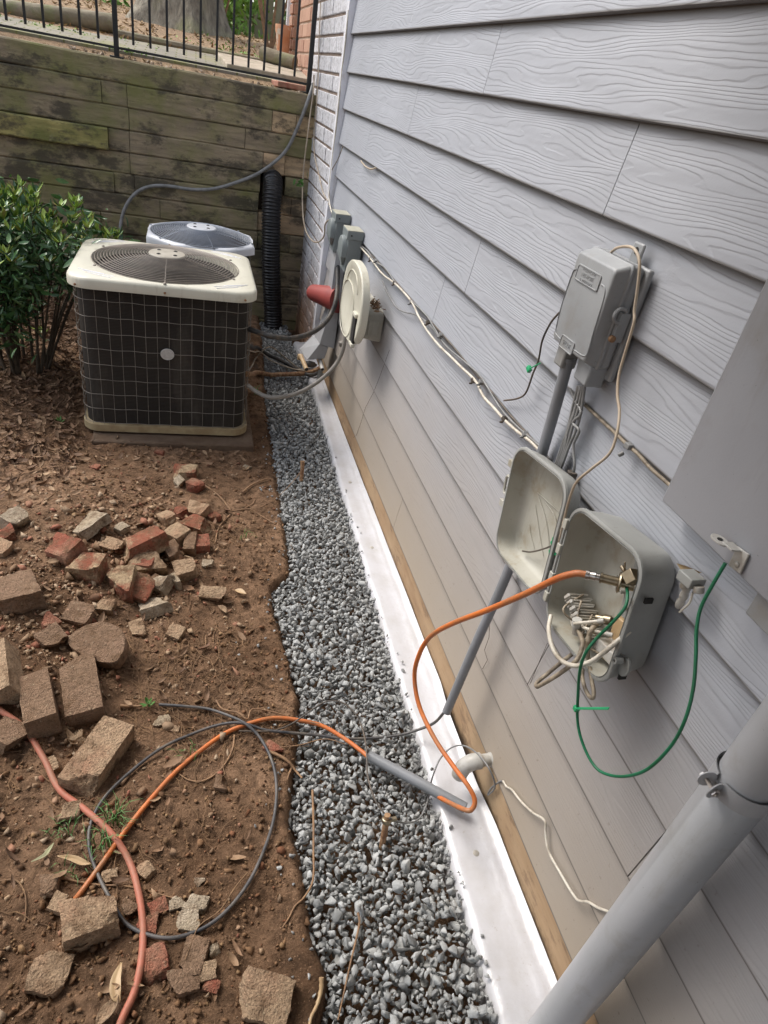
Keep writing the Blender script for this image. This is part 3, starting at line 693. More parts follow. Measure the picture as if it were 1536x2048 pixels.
fw = scatter('far_woods', [((rng.uniform(-14, 14), rng.uniform(17, 22), 1.7+5.0*rng.random()), rng.uniform(.14, .30), rotm()) for _ in range(6500)], [LEAF], M['leaf_bg2']); tag(fw, 'sunlit green woodland far behind the fence', 'woods', kind='stuff')
# slim shrubs with several stems on the terrace
for (px, py, Y, lab) in ((432, 60, 7.6, 'leafy shrub with bunched brown stems right of the big trunk'), (540, 70, 6.9, 'thin leafy shrub with bare stems left of the terracotta pot')):
    b = YP(px, py, Y); b.z = th(b.x, b.y); t = thing('stemmed_shrub', lab, 'shrub', b)
    for k in range(6):
        a = rng.uniform(0, 6.28); tp = b+Vector((math.cos(a)*.28, math.sin(a)*.2, .9)); mb = MB(); mb.tube(crv([b+Vector((math.cos(a)*.03, 0, 0)), (b+tp)/2+Vector((rng.normal()*.05, 0, 0)), tp], 5), .012, 6, rfun=lambda t, i: .014*(1-.7*t)); obj('stem', mb, M['stick'], t)
    o = scatter('foliage', leafcloud((b.x, b.y, b.z+.78), (.40, .25, .25), 420, .022, .042), [LEAF], M['leaf_bg']); o.parent = t; o.location = -OFF[t.name]
items = []
for k in range(2600):
    x, y = rng.uniform(-3, 1.6), 5.6+rng.random()**1.3*5; items.append(((x, y, th(x, y)+.006), rng.uniform(.012, .03), tiltm(.35)))
for k in range(70):
    x = rng.uniform(-.8, .6); y = rng.uniform(4.7, 4.78); items.append(((x, y, th(x, y)+.004), rng.uniform(.006, .014), tiltm(.3)))
o = scatter('terrace_leaf_litter', items, [LEAF, CURL], island_mat('pale_dead_leaves', [(.42, .30, .17), (.50, .36, .22), (.3, .2, .1), (.45, .33, .16)], .8, 0)); tag(o, 'pale dead leaves on the sunny slope above the retaining wall', 'leaf litter', kind='stuff')
items = []
for k in range(260):
    c = rng.choice([0, 1, 2, 3]); cc = [(YP(470, 95, 6.3), .25, .3), (YP(90, 65, 5.3), .3, .08), (YP(250, 98, 4.75), .06, .02), (YP(505, 110, 5.9), .12, .12)][c]
    x, y = cc[0].x+rng.normal()*cc[1], cc[0].y+rng.normal()*cc[2]
    if y < 4.68: continue
    items.append(((x, y, max(th(x, y), 1.41)+.015), rng.uniform(.008, .018), rotm()))
o = scatter('moss_and_weeds', items, [LEAF], M['leaf_bg']); tag(o, 'small green weeds in the joints of the terrace paving', 'weeds', kind='stuff')
# terracotta pot
p = YP(572, 122, 5.85); p.z = th(p.x, p.y)+.01
t = thing('plant_pot', 'terracotta pot with white bloom beside the brick pier', 'plant pot', p)
mb = MB(); mb.lathe(p, (0, 0, 1), [(.062, 0), (.085, .18), (.092, .20), (.092, .235), (.082, .235), (.078, .20), (.02, .19)], 32); obj('pot_body', mb, M['terracotta'], t)
mb = MB(); mb.lathe(p+Vector((0, 0, .20)), (0, 0, 1), [(.076, 0), (.076, .008), (.001, .012)], 24); obj('potting_soil', mb, M['cut_end'], t)
# brick pier and white pipe beside
p = YP(600, 130, 5.75)
t = thing('brick_pier', 'orange brick pier on the terrace next to the terracotta pot', 'brick pier', (p.x, p.y, 1.4))
mb = MB(); z = 1.40; r = 0
mb.box((p.x+.0, p.y+.06, 2.1), (.130, .16, 1.42), mi=1)
while z < 2.8:
    for xx, ww in (((-.031, .085), (.050, .060)) if r % 2 else ((-.045, .060), (.036, .088))):
        mb.box((p.x+xx, p.y+rng.normal()*.001, z+.03), (ww-.006, .05, .056), Euler((0, 0, rng.normal()*.01)).to_matrix())
    mb.box((p.x-.068, p.y+.07, z+.03), (.03, .17, .056))
    z += .068; r += 1
obj('bricks', mb, [M['brick_red_wall'], M['mortar_red']], t, 0, bevel=.003)
p2 = YP(578, 60, 6.3); mb = MB(); mb.box((p2.x, p2.y, 2.05), (.05, .05, 1.3)); o = obj('white_downpipe', mb, M['white_trim'], bevel=.004); tag(o, 'white square downpipe behind the terracotta pot', 'downpipe')
# ------------------------------------------------------------------ corrugated drain pipe
pts = crv([(.482, 4.80, .875), (.482, 4.62, .890), (.478, 4.54, .850), (.474, 4.500, .76), (.480, 4.480, .60), (.492, 4.475, .40), (.515, 4.48, .20), (.535, 4.46, .0), (.54, 4.45, -.05)], 16)
L = [0]
for a, b in zip(pts[:-1], pts[1:]): L.append(L[-1]+(b-a).length)
rs = []; nn = 420
for i in range(nn): 
    d = L[-1]*i/(nn-1); k = max(0, min(len(L)-2, int(np.searchsorted(L, d))-1)); f = (d-L[k])/max(1e-6, L[k+1]-L[k]); rs.append(pts[k].lerp(pts[k+1], f))
mb = MB(); mb.tube(rs, .05, 28, rfun=lambda t, i: .0590+.0034*max(-1, min(1, 1.8*math.sin(i*L[-1]/(nn-1)*2*PI/.0185))))
o = obj('corrugated_drain_pipe', mb, M['black_plastic'], smooth=60); tag(o, 'black corrugated drain pipe bending out of the timber wall into the gravel', 'drain pipe')
# clump of earth and roots by the pipe foot
V0, F0 = rock(16, .1, (1, .8, .8)); p = G(602, 640, .02); mb = MB(); mb.add([Vector(v*.045)+p for v in V0], [tuple(f) for f in F0]); o = obj('dirt_clump', mb, M['cut_end'], smooth=60); tag(o, 'dark clump of earth on the gravel right of the corrugated pipe', 'clump of earth')

# ------------------------------------------------------------------ air conditioners
def rrect(cx, cy, hx, hy, r, z, n=8):
    P = []
    for (sx, sy, a0) in ((1, 1, 0), (-1, 1, 90), (-1, -1, 180), (1, -1, 270)):
        for k in range(n+1):
            a = R(a0+90*k/n); P.append(Vector((cx+sx*(hx-r)+r*math.cos(a), cy+sy*(hy-r)+r*math.sin(a), z)))
    return P
def air_conditioner(label, x0, x1, y0, y1, z0, z1, mcap, mgr, rc, gr_r, chamfer, nring=20, badge=True):
    cx, cy, hx, hy = (x0+x1)/2, (y0+y1)/2, (x1-x0)/2, (y1-y0)/2
    t = thing('air_conditioner', label, 'air conditioner', (cx, cy, z0), 'outdoor condenser units')
    nseg = 1 if chamfer else 8
    rr = lambda ins, r, z: rrect(cx, cy, hx-ins, hy-ins, max(.01, r), z, nseg)
    mb = MB(); mb.loft([rr(.022, rc, z0), rr(.014, rc, z0+.004), rr(.014, rc, z0+.035), rr(.020, rc, z0+.037)]); obj('base_pan', mb, M['ac_base'] if badge else mcap, t, 40)
    ct = z1-.045
    mb = MB(); mb.loft([rr(.030, rc, z0+.034), rr(.030, rc, ct+.01)]); obj('coil', mb, M['fins'], t, 40)
    # wire guard
    g = MB(); perim = rrect(cx, cy, hx-.018, hy-.018, rc, 0, nseg); perim = perim+[perim[0]]
    sides = []
    for a, b in zip(perim[:-1], perim[1:]): sides.append((b-a).length)
    tot = sum(sides)
    def pp(d):
        d %= tot
        for k, s in enumerate(sides):
            if d <= s: return perim[k].lerp(perim[k+1], d/s)
            d -= s
        return perim[0]
    rows = 9
    for i in range(rows):
        z = z0+.045+(ct-z0-.05)*i/(rows-.4)
        g.tube([pp(tot*k/160)+Vector((0, 0, z+.0015*math.sin(k*.8))) for k in range(161)], .0012, 5, False)
    nv = int(tot/.046)
    for i in range(nv):
        q = pp(tot*i/nv+.014); g.tube([Vector((q.x, q.y, z0+.03)), Vector((q.x+rng.normal()*.0008, q.y, (z0+ct)/2)), Vector((q.x, q.y, ct+.008))], .0009, 4, False)
    obj('wire_guard', g, M['wire'], t)
    # cap with round opening
    n = 4*(nseg+1)
    outer = lambda ins, z, r=rc+.018: rrect(cx, cy, hx-ins, hy-ins, r, z, nseg)
    def circ(r, z):
        out = []
        for q in outer(0, 0):
            a = math.atan2(q.y-cy, q.x-cx); out.append(Vector((cx+r*math.cos(a), cy+r*math.sin(a), z)))
        return out
    # refine perimeter for a round hole
    def refine(P, k=4):
        Q = []
        for a, b in zip(P, P[1:]+P[:1]):
            L = (b-a).length; kk = k
            for j in range(kk): Q.append(a.lerp(b, j/kk))
        return Q
    base = refine(outer(0, 0), 6)
    def ringo(ins, z):
        return [Vector((cx+(q.x-cx)*(1-ins/hx), cy+(q.y-cy)*(1-ins/hy), z)) for q in base]
    def ringc(r, z):
        return [Vector((cx+r*math.cos(math.atan2(q.y-cy, q.x-cx)), cy+r*math.sin(math.atan2(q.y-cy, q.x-cx)), z)) for q in base]
    gc = gr_r
    mb = MB(); mb.loft([ringo(.006, ct), ringo(0, ct+.002), ringo(0, z1-.014), ringo(.004, z1-.005), ringo(.014, z1), ringc(gc+.018, z1+.002), ringc(gc+.004, z1-.001), ringc(gc, z1-.02), ringc(gc-.01, z1-.06)], True, False, False)
    obj('top_cap', mb, mcap, t, 50)
    if badge:
        for sx, sy in ((-1, -1), (-1, 1), (1, -1), (1, 1)):
            for k in range(3):
                mb = MB(); a = Vector((cx+sx*(hx-.045), cy+sy*(hy-.10+.0*k), z1+.001)); L = (.10, .12, .09)[k]
                d = Vector((sx*-.5, sy*.0, 0)); c0 = Vector((cx+sx*(hx-.04-.02*k), cy+sy*(hy-.115+.022*k), z1+.0015)); mb.tube([c0, c0+Vector((-sx*L, sy*.045, 0))], .0018, 6); obj('cap_rib', mb, M['white_trim'], t)  # white colour stands in for the highlight on the ribs
        for sx in (-.97, 0, .93):
            mb = MB(); mb.lathe((cx+sx*(hx-.03), y0-.001 if abs(sx) < .5 else y0+.004, z1-.03), (0, -1, 0), [(.005, 0), (.005, .002), (.003, .004)], 10); obj('screw', mb, M['rust'], t)
    # dark fan well, blades, motor
    mb = MB(); mb.lathe((cx, cy, z1-.16), (0, 0, 1), [(gc-.012, 0), (gc-.010, .09)], 40); obj('fan_well', mb, M['dark_in'], t)
    for k in range(3):
        a0 = k*2*PI/3+.35; mb = MB(); rows_ = []
        for i in range(9):
            rad = .05+(gc-.085)*i/8; row = []
            for j in range(9):
                sp_ = R(38+22*i/8); a = a0+sp_*(j/8-.5)*(1.1 if i else .8); row.append(Vector((cx+rad*math.cos(a), cy+rad*math.sin(a), z1-.045-.035*(j/8)+.004*math.sin(i))))
            rows_.append(row)
        vs = [p for r_ in rows_ for p in r_]; fs = [(i*9+j, i*9+j+1, (i+1)*9+j+1, (i+1)*9+j) for i in range(8) for j in range(8)]
        vs2 = [p-Vector((0, 0, .0015)) for p in vs]; mb.add(vs, fs); mb.add(vs2, [tuple(reversed(f)) for f in fs]); obj('fan_blade', mb, M['blade'], t)
    # grille
    dome = lambda r: z1+.004+.036*(1-(r/gc)**2.4)
    g = MB()
    for i in range(nring):
        r = .072+(gc+.006-.072)*i/(nring-1); g.tube([Vector((cx+r*math.cos(2*PI*k/64), cy+r*math.sin(2*PI*k/64), dome(r))) for k in range(65)], .00185, 5, False)
    obj('grille_rings', g, mgr, t)
    for k in range(6 if badge else 8):
        a = R(-90+k*60+(0 if badge else 12)); g = MB(); g.tube([Vector((cx+r*math.cos(a), cy+r*math.sin(a), dome(r)-.003)) for r in np.linspace(.05, gc+.020, 12)], .0028, 6); obj('grille_spoke', g, mgr, t)
        mb = MB(); q = Vector((cx+(gc+.02)*math.cos(a), cy+(gc+.02)*math.sin(a), z1+.001)); mb.lathe(q, (0, 0, 1), [(.006, 0), (.006, .004), (.003, .006)], 10); obj('screw', mb, mgr, t)
    mb = MB(); mb.lathe((cx, cy, z1+.034), (0, 0, 1), [(.076, 0), (.078, .005), (.074, .009), (.04, .011), (.001, .0115)], 40); hb = obj('hub_plate', mb, M['hub'] if badge else mcap, t)
    for k in range(4):
        a = R(45+90*k); mb = MB(); mb.lathe((cx+.048*math.cos(a), cy+.048*math.sin(a), z1+.0435), (0, 0, 1), [(.009, 0), (.009, .002), (.004, .0045)], 12); o = obj('motor_bolt', mb, M['dark_in'], t); 
    if badge:
        mb = MB(); c0 = Vector((cx+.005, y0+.0145, (z0+z1)/2+.045)); 
        rg = lambda s, yy: [Vector((c0.x+.028*s*math.cos(k*2*PI/40), yy, c0.z+.025*s*math.sin(k*2*PI/40))) for k in range(40)]
        mb.loft([rg(1, c0.y), rg(1, c0.y-.003), rg(.93, c0.y-.005), rg(.90, c0.y-.004), rg(.3, c0.y-.0045)]); obj('badge', mb, M['badge'], t)
    return t
air_conditioner('nearer air conditioner with cream cap, black coil and round badge', -.480, .262, 2.755, 3.425, .025, .700, M['ac_cream'], M['grille'], .075, .300, False)
air_conditioner('farther air conditioner with pale grey top, half hidden behind the cream one', -.235, .320, 3.60, 4.16, .02, .665, M['ac_white'], M['grille2'], .130, .258, True, 18, False)
mb = MB(); mb.box((-.075, 3.09, -.035), (.70, .78, .105)); o = obj('condenser_pad', mb, M['concrete'], bevel=.008); tag(o, 'soil stained concrete pad under the nearer air conditioner', 'concrete pad')
mb = MB(); mb.box((.04, 3.88, -.02), (.66, .70, .07)); o = obj('condenser_pad', mb, M['concrete'], bevel=.008); tag(o, 'concrete pad under the farther air conditioner', 'concrete pad')

# ------------------------------------------------------------------ shrub
sh = thing('evergreen_shrub', 'glossy dark green shrub with bright young tips left of the condensers', 'shrub', (-.85, 3.35, 0))
stems = []
for k in range(34):
    a = rng.uniform(0, 2*PI); rr = rng.uniform(.08, .46); b = Vector((-.80+.10*math.cos(a), 3.35+.1*math.sin(a), gh(-.85, 3.35, False)-.02)); tp = Vector((-.78+rr*math.cos(a), 3.40+rr*math.sin(a)*.85, .84-.9*rr*rr-rng.random()*.16))
    P = crv([b, b.lerp(tp, .5)+Vector((0, 0, .05)), tp], 6); stems.append(P); mb = MB(); mb.tube(P, .006, 6, rfun=lambda t, i: .0075*(1-.75*t)); obj('stem', mb, M['bark_dark'], sh)
items = []; items2 = []
for k in range(4200):
    P = stems[rng.integers(len(stems))]; q = P[rng.integers(5, len(P))]; p = np.array(q)+rng.normal(size=3)*np.array((.085, .08, .065))
    if p[2] < (.44 if p[0] > -.70 else .14): continue
    if p[0] > -.52 and p[2] < .62 and p[1] < 3.55: continue
    items.append((tuple(p), rng.uniform(.017, .034), rotm()))
for P in stems:
    for m_ in range(6):
        tp = np.array(P[-1])+rng.normal(size=3)*np.array((.07, .07, .03))+np.array((0, 0, .035))
        for j in range(7):
            a = 2*PI*j/7+rng.random(); el = R(rng.uniform(25, 65)); d = Vector((math.cos(a)*math.cos(el), math.sin(a)*math.cos(el), math.sin(el))); s = rng.uniform(.018, .030)
            m = d.to_track_quat('X', 'Z').to_matrix(); (items2 if tp[2] > .62 and rng.random() < .75 else items).append((tuple(tp+np.array(d)*s), s, np.array(m)))
for nm, it, mt in (('foliage', items, M['leaf_dark']), ('young_foliage', items2, M['leaf_new'])):
    o = scatter(nm, it, [LEAF, NARROW], mt, True); o.parent = sh; o.location = -OFF[sh.name]
def weed(px, py, n, s, label, mat='weed', up=.05):
    p = GP(px, py); t = []; 
    for k in range(n):
        a = 2*PI*k/n+rng.random()*.6; el = R(rng.uniform(10, 60)); d = Vector((math.cos(a)*math.cos(el), math.sin(a)*math.cos(el), math.sin(el)))
        t.append((tuple(p+d*s*1.1+Vector((0, 0, up*(k/n)))), s*rng.uniform(.7, 1), np.array(d.to_track_quat('X', 'Z').to_matrix())))
    th_ = thing('weed_plant', label, 'weed', p); o = scatter('foliage', t, [LEAF], M[mat], True); o.parent = th_; o.location = -OFF[th_.name]
    mb = MB(); mb.tube([p-Vector((0, 0, .01)), p+Vector((.002, 0, up*.5)), p+Vector((0, 0, up))], .0014, 5); obj('stem', mb, M['weed'], th_)
weed(509, 790, 9, .022, 'bright green weed at the right foot of the nearer air conditioner', up=.05)
weed(82, 672, 6, .030, 'pale broad leaved seedling in the leaf litter below the shrub', 'leaf_new', .06)
weed(296, 1412, 9, .012, 'small green sprig at the end of the grey coil cable', up=.015)
weed(120, 845, 6, .014, 'tiny seedling in the leaf litter left of the air conditioner base', up=.02)
def tuft(px, py, n, h, label):
    p = GP(px, py); mb = MB()
    for k in range(n):
        a = rng.uniform(0, 6.28); q = p+Vector((rng.normal()*.012, rng.normal()*.012, -.002)); L = h*rng.uniform(.5, 1); d = Vector((math.cos(a), math.sin(a), 0)); s = Vector((-d.y, d.x, 0))*.0011
        m1 = q+d*L*.35+Vector((0, 0, L*.7)); e = q+d*L*.95+Vector((0, 0, L*.75)); mb.add([q-s, q+s, m1+s*.8, m1-s*.8, e], [(0, 1, 2, 3), (3, 2, 4)])
    o = obj('grass_tuft', mb, M['weed'], smooth=0); tag(o, label, 'grass tuft')
tuft(232, 1640, 34, .055, 'green grass tuft between the salmon hose and the orange cable'); tuft(125, 1660, 20, .040, 'thin grass tuft beside the stone left of the salmon hose'); tuft(200, 1690, 24, .05, 'sparse grass tuft inside the top of the cable loop')
tuft(390, 1510, 9, .045, 'few grass blades under the orange cable'); tuft(150, 1745, 14, .035, 'grass tuft left of the orange cable end'); tuft(490, 1080, 7, .06, 'long green blades by the twigs at the gravel edge')

# ------------------------------------------------------------------ wall boxes
WX = .7255
def YZ(y, z, x): return Vector((x, y, z))
def text_on_wall(s, c, size, mat, parent, name='embossed_text', ext=.0006, squash=1.0):
    cu = bpy.data.curves.new(name, 'FONT'); cu.body = s; cu.size = size; cu.extrude = ext; cu.align_x = 'CENTER'; cu.align_y = 'CENTER'; cu.space_line = 1.05
    to = bpy.data.objects.new(name, cu); C.objects.link(to); bpy.context.view_layer.update()
    me = bpy.data.meshes.new_from_object(to); bpy.data.objects.remove(to); bpy.data.curves.remove(cu)
    m = Matrix(((0, 0, -1, c[0]), (-squash, 0, 0, c[1]), (0, 1, 0, c[2]), (0, 0, 0, 1))); me.transform(Matrix.Translation(-OFF[parent.name]) @ m)
    me.materials.clear(); me.materials.append(mat); o = bpy.data.objects.new(name, me); C.objects.link(o); o.parent = parent; return o
def wcable(name, pts, r, mat, label, cat='cable', n=7, group=None, seg=8):
    P = crv(pts, n)
    for _ in range(6):                                  # a stiff cable does not follow every crumb of soil
        P = [P[0]]+[Vector((q.x, q.y, (a_.z+2*q.z+b_.z)/4)) if q.z < .12 and q.x < .6 else q for a_, q, b_ in zip(P, P[1:], P[2:])]+[P[-1]]
    mb = MB(); mb.tube(P, r, seg); o = obj(name, mb, mat, smooth=60); return tag(o, label, cat, group)

# network box (upper)
nb = thing('network_box', 'grey telephone network interface box with embossed cover high on the siding', 'utility box', (WX, 1.035, 1.24))
mb = MB(); mb.box((.7195, 1.034, 1.224), (.012, .156, .196)); obj('back_plate', mb, M['grey_plastic'], nb, bevel=.004)
mb = MB(); mb.box((.7185, W(1272, 518, .72).y, 1.333), (.006, .030, .040)); obj('mounting_ear', mb, M['grey_plastic'], nb, bevel=.006)
mb = MB(); mb.lathe((.7152, W(1272, 518, .72).y, 1.340), (-1, 0, 0), [(.006, 0), (.006, .0006)], 14); obj('ear_hole', mb, M['dark_in'], nb)
mb = MB(); mb.box((.702, 1.034, 1.234), (.024, .140, .178)); obj('base', mb, M['grey_plastic'], nb, bevel=.008)
def frust(x0, x1, y0, y1, z0, z1, iy, iz, r):
    f = lambda x, iy_, iz_: [Vector((x, q.x, q.y)) for q in rrect((y0+y1)/2, (z0+z1)/2, (y1-y0)/2-iy_, (z1-z0)/2-iz_, r, 0, 4)]
    return f
mb = MB(); f = frust(0, 0, .964, 1.104, 1.143, 1.325, 0, 0, .008); mb.loft([f(.692, 0, 0), f(.688, 0, 0), f(.686, .003, .003), f(.664, .005, .010), f(.6610, .007, .013), f(.6605, .009, .015)]); obj('cover', mb, M['grey_plastic'], nb, 40)
XF = .6600
def wpoly(name, pts, r, mat, parent, x, closed=False, n=4):
    P = [W(a, b, x) for a, b in pts]; mb = MB(); mb.tube(crv(P, n), r, 6); return obj(name, mb, mat, parent, 60)
z4 = lambda L: [(950+a/3.413, 450+b/3.413) for a, b in L]
wpoly('raised_rib', z4([(692, 302), (672, 315), (640, 400), (600, 520), (562, 660), (552, 735), (582, 778)]), .0011, M['grey_plastic'], nb, XF)
wpoly('raised_rib', z4([(862, 405), (884, 425), (884, 480), (850, 600), (800, 760), (768, 875), (738, 892), (675, 852)]), .0011, M['grey_plastic'], nb, XF)
def plate(pts, parent, x, name):
    P = [W(a, b, x) for a, b in pts]; ys_ = [p.y for p in P]; zs_ = [p.z for p in P]; y0, y1, z0, z1 = min(ys_), max(ys_), min(zs_), max(zs_)
    mb = MB(); mb.loft([[Vector((xx, q.x, q.y)) for q in rrect((y0+y1)/2, (z0+z1)/2, (y1-y0)/2-i, (z1-z0)/2-i, .004, 0, 3)] for xx, i in ((x+.001, 0), (x-.0014, 0), (x-.0018, .0006), (x-.0018, .0018), (x-.0006, .0024))]); obj(name, mb, M['grey_plastic'], parent, 30); return (y0+y1)/2, (z0+z1)/2, y1-y0, z1-z0
y_, z_, w_, h_ = plate(z4([(712, 268), (868, 345), (832, 458), (688, 372)]), nb, XF, 'name_plate')
text_on_wall('TELEPHONE\nNETWORK\nINTERFACE', (XF-.0004, y_, z_), .0095, M['grey_plastic'], nb, ext=.0009, squash=.9)
y_, z_, w_, h_ = plate(z4([(597, 748), (683, 805), (658, 888), (580, 832)]), nb, XF, 'maker_plate')
text_on_wall('SIECOR', (XF-.0004, y_, z_), .0125, M['grey_plastic'], nb, ext=.0009, squash=.72)
mb = MB(); mb.box((.698, .994, 1.128), (.036, .046, .040), taper=1.05); obj('cable_hub', mb, M['grey_plastic'], nb, bevel=.004); mb = MB(); mb.box((.690, 1.074, 1.128), (.032, .034, .040)); obj('cable_hub', mb, M['grey_plastic'], nb, bevel=.004)
mb = MB(); mb.tube([Vector((.690+.012*math.cos(a), .957, 1.245+.012*math.sin(a))) for a in np.linspace(.6, 5.2, 14)], .0032, 7); mb.box((.700, .960, 1.225), (.018, .010, .05)); obj('latch', mb, M['grey_plastic'], nb)
mb = MB(); mb.lathe((.690, .960, 1.205), (0, -1, 0), [(.006, 0), (.006, .006), (.003, .008)], 12); obj('latch_screw', mb, M['rust'], nb)

# big open enclosure and its lid
TL = R(9)
def uv(c, u, v, x): return Vector((x, c[0]+u*math.cos(TL)+v*math.sin(TL), c[1]-u*math.sin(TL)+v*math.cos(TL)))
def rring(c, hu, hv, r, x): return [uv(c, q.x, q.y, x) for q in rrect(0, 0, hu, hv, r, 0, 7)]
def shell(name, c, hu, hv, r, xrim, xback, mat_in, mat_out, parent, th=.0035, shrink=.004):
    mb = MB()
    mb.loft([rring(c, hu+.0045, hv+.0045, r+.004, xrim+.006), rring(c, hu+.0045, hv+.0045, r+.004, xrim+.001), rring(c, hu+.003, hv+.003, r+.003, xrim), rring(c, hu-.001, hv-.001, r, xrim), rring(c, hu-.0012, hv-.0012, r, xrim+.002), rring(c, hu-.003, hv-.003, r, xrim+.002), rring(c, hu-th, hv-th, r-.002, xrim)], True, False, False)
    o1 = obj('rim', mb, mat_out, parent, 40)
    mb = MB(); mb.loft([rring(c, hu+.0015, hv+.0015, r+.001, xrim+.005), rring(c, hu-shrink*.5, hv-shrink*.5, r, (xrim+xback)/2), rring(c, hu-shrink-.004, hv-shrink-.004, r, xback-.006), rring(c, hu-shrink-.012, hv-shrink-.012, r-.008, xback)], True, False, True); obj('outer_shell', mb, mat_out, parent, 40)
    mb = MB(); mb.loft([rring(c, hu-th, hv-th, r-.002, xrim), rring(c, hu-th-shrink, hv-th-shrink, r-.003, xback-.018), rring(c, hu-th-shrink-.005, hv-th-shrink-.005, r-.008, xback-.008), rring(c, hu-th-shrink-.014, hv-th-shrink-.014, r-.014, xback-.004)], True, False, True); obj('inner_shell', mb, mat_in, parent, 40)
CB = (.712, .846); CL = (.950, .832)
eb = thing('cable_enclosure', 'open beige cable enclosure full of coax cables low on the siding', 'utility box', (WX, CB[0], CB[1]))
shell('e', CB, .104, .120, .040, .645, .724, M['beige_plastic'], M['box_out'], eb)
# terminal pegs on the back panel
XB = .7195
mb = MB()
for (u, v) in [(-.06, .02), (-.045, .035), (-.035, .0), (-.02, .02), (-.06, -.01), (-.075, .01), (-.04, -.03), (-.065, -.04), (-.02, -.02), (0, .0), (-.08, -.02), (.03, .01), (.045, .0), (-.03, .055)]:
    mb.lathe(uv(CB, u, v, XB), (-1, 0, 0), [(.0042, 0), (.0038, .012), (.0016, .012), (.0016, .008)], 10)
obj('mounting_peg', mb, M['beige_plastic'], eb)
mb = MB(); mb.box(uv(CB, -.045, .0, XB-.001), (.004, .085, .16), Euler((-TL, 0, 0)).to_matrix()); obj('mounting_panel', mb, M['box_out'], eb, bevel=.003)
# row of cable clamps along the lower far wall
for k in range(8):
    c = uv(CB, .070-.012*k, -.062-.005*k, .686); mb = MB()
    mb.box(c, (.052, .0035, .016), Euler((-TL+.5, .15, 0)).to_matrix()); mb.box(c+Vector((-.026, .002, .009)), (.004, .006, .014), Euler((.4, .3, 0)).to_matrix()); mb.box(c+Vector((-.004, .004, .009)), (.045, .0035, .006), Euler((.5, .1, 0)).to_matrix())
    obj('cable_clamp', mb, M['pale_pvc'] if k < 4 else M['beige_plastic'], eb, bevel=.0008)
for k, (u0, v0, u1, v1) in enumerate([(.06, -.07, .01, -.10), (.05, -.05, -.01, -.09), (.03, -.085, -.04, -.06), (.02, -.06, -.05, -.10), (.045, -.095, -.02, -.045), (.07, -.05, .03, -.09)]):
    a_, b_ = uv(CB, u0, v0, .672+.004*k), uv(CB, u1, v1, .690-.004*k); m_ = a_.lerp(b_, .5)+Vector((-.018-.004*k, 0, -.008+.006*(k % 3)))
    mb = MB(); mb.tube(crv([a_, m_, b_], 7), .0020 if k % 2 else .0030, 7); obj('jumper_wire', mb, M['dirty_cable'] if k % 2 else M['white_cable'], eb, 60)
    mb = MB(); dr_ = (m_-b_).normalized(); mb.lathe(b_, dr_, [(.0045, -.004), (.0045, .006), (.0034, .006), (.0034, .014)], 10); obj('wire_connector', mb, M['brass'] if k % 2 else M['pale_pvc'], eb)
mb = MB(); mb.box(uv(CB, -.050, -.088, .690), (.040, .050, .022), Euler((-TL, .1, 0)).to_matrix()); obj('cable_block', mb, M['pale_pvc'], eb, bevel=.002)
mb = MB(); mb.box(uv(CB, -.040, -.060, .706), (.010, .045, .050), Euler((-TL, 0, .1)).to_matrix()); obj('wood_block', mb, M['tan_pipe'], eb, bevel=.002)
c = uv(CB, -.112, -.055, .655); mb = MB(); mb.lathe(c, (-1, 0, 0), [(.006, 0), (.006, .014), (.0025, .014), (.0025, .010)], 14); mb.loft([[c+Vector((.006+dx, -.012*math.sin(a)-.004, -.012+.018*math.cos(a))) for a in np.linspace(0, 2*PI, 17)[:-1]] for dx in (0, .004)]); obj('padlock_tab', mb, M['box_out'], eb)
for v in (.055, -.090):
    mb = MB(); mb.box(uv(CB, -.111, v, .668), (.014, .004, .009), Euler((-TL, 0, 0)).to_matrix()); obj('catch_slot', mb, M['dark_in'], eb)
el = thing('enclosure_lid', 'open beige lid hinged out beside the cable enclosure, hollow side showing', 'lid', (.66, CL[0], CL[1]))
shell('l', CL, .106, .122, .042, .642, .688, M['beige_plastic'], M['box_out'], el)
for v in (.072, .052, -.02, -.075):
    mb = MB(); mb.box(uv(CL, .119, v, .648), (.009, .020, .015), Euler((-TL, 0, 0)).to_matrix()) if v in (.072, -.02) else None
    if v in (.072, -.02): obj('catch_tab', mb, M['beige_plastic'], el, bevel=.001)
mb = MB(); mb.tube([uv(CL, .111+a, .028+b, .649) for a, b in ((0, .014), (.014, .014), (.019, .008), (.019, -.020), (.014, -.026), (.002, -.026))], .0034, 6); obj('hasp_loop', mb, M['beige_plastic'], el)
# ribs moulded inside the lid
z3c = lambda L: [(980+a/6.205, 890+b/6.205) for a, b in L]
for L in ([(490, 990), (500, 1100), (525, 1200), (548, 1285)], [(560, 750), (590, 950), (620, 1150), (660, 1380)], [(600, 640), (680, 880), (725, 1150), (745, 1490)], [(680, 705), (790, 860), (830, 1050), (800, 1330)]):
    wpoly('moulded_rib', z3c(L), .0009, M['beige_plastic'], el, .6815)
wpoly('moulded_rib', z3c([(590, 590), (780, 760), (970, 925), (1010, 900), (1030, 800)]), .0008, M['beige_plastic'], el, .6815)
mb = MB(); a, b = uv(CB, .1095, .085, .644), uv(CB, .1095, -.085, .644); mb.tube([a, a.lerp(b, .5), b], .0028, 8); obj('hinge_rod', mb, M['box_out'], el)
for t in (0.05, .35, .7, .95):
    q = a.lerp(b, t); mb = MB(); mb.box(q, (.008, .012, .020), Euler((-TL, 0, 0)).to_matrix()); obj('hinge_knuckle', mb, M['beige_plastic'], el, bevel=.0015)

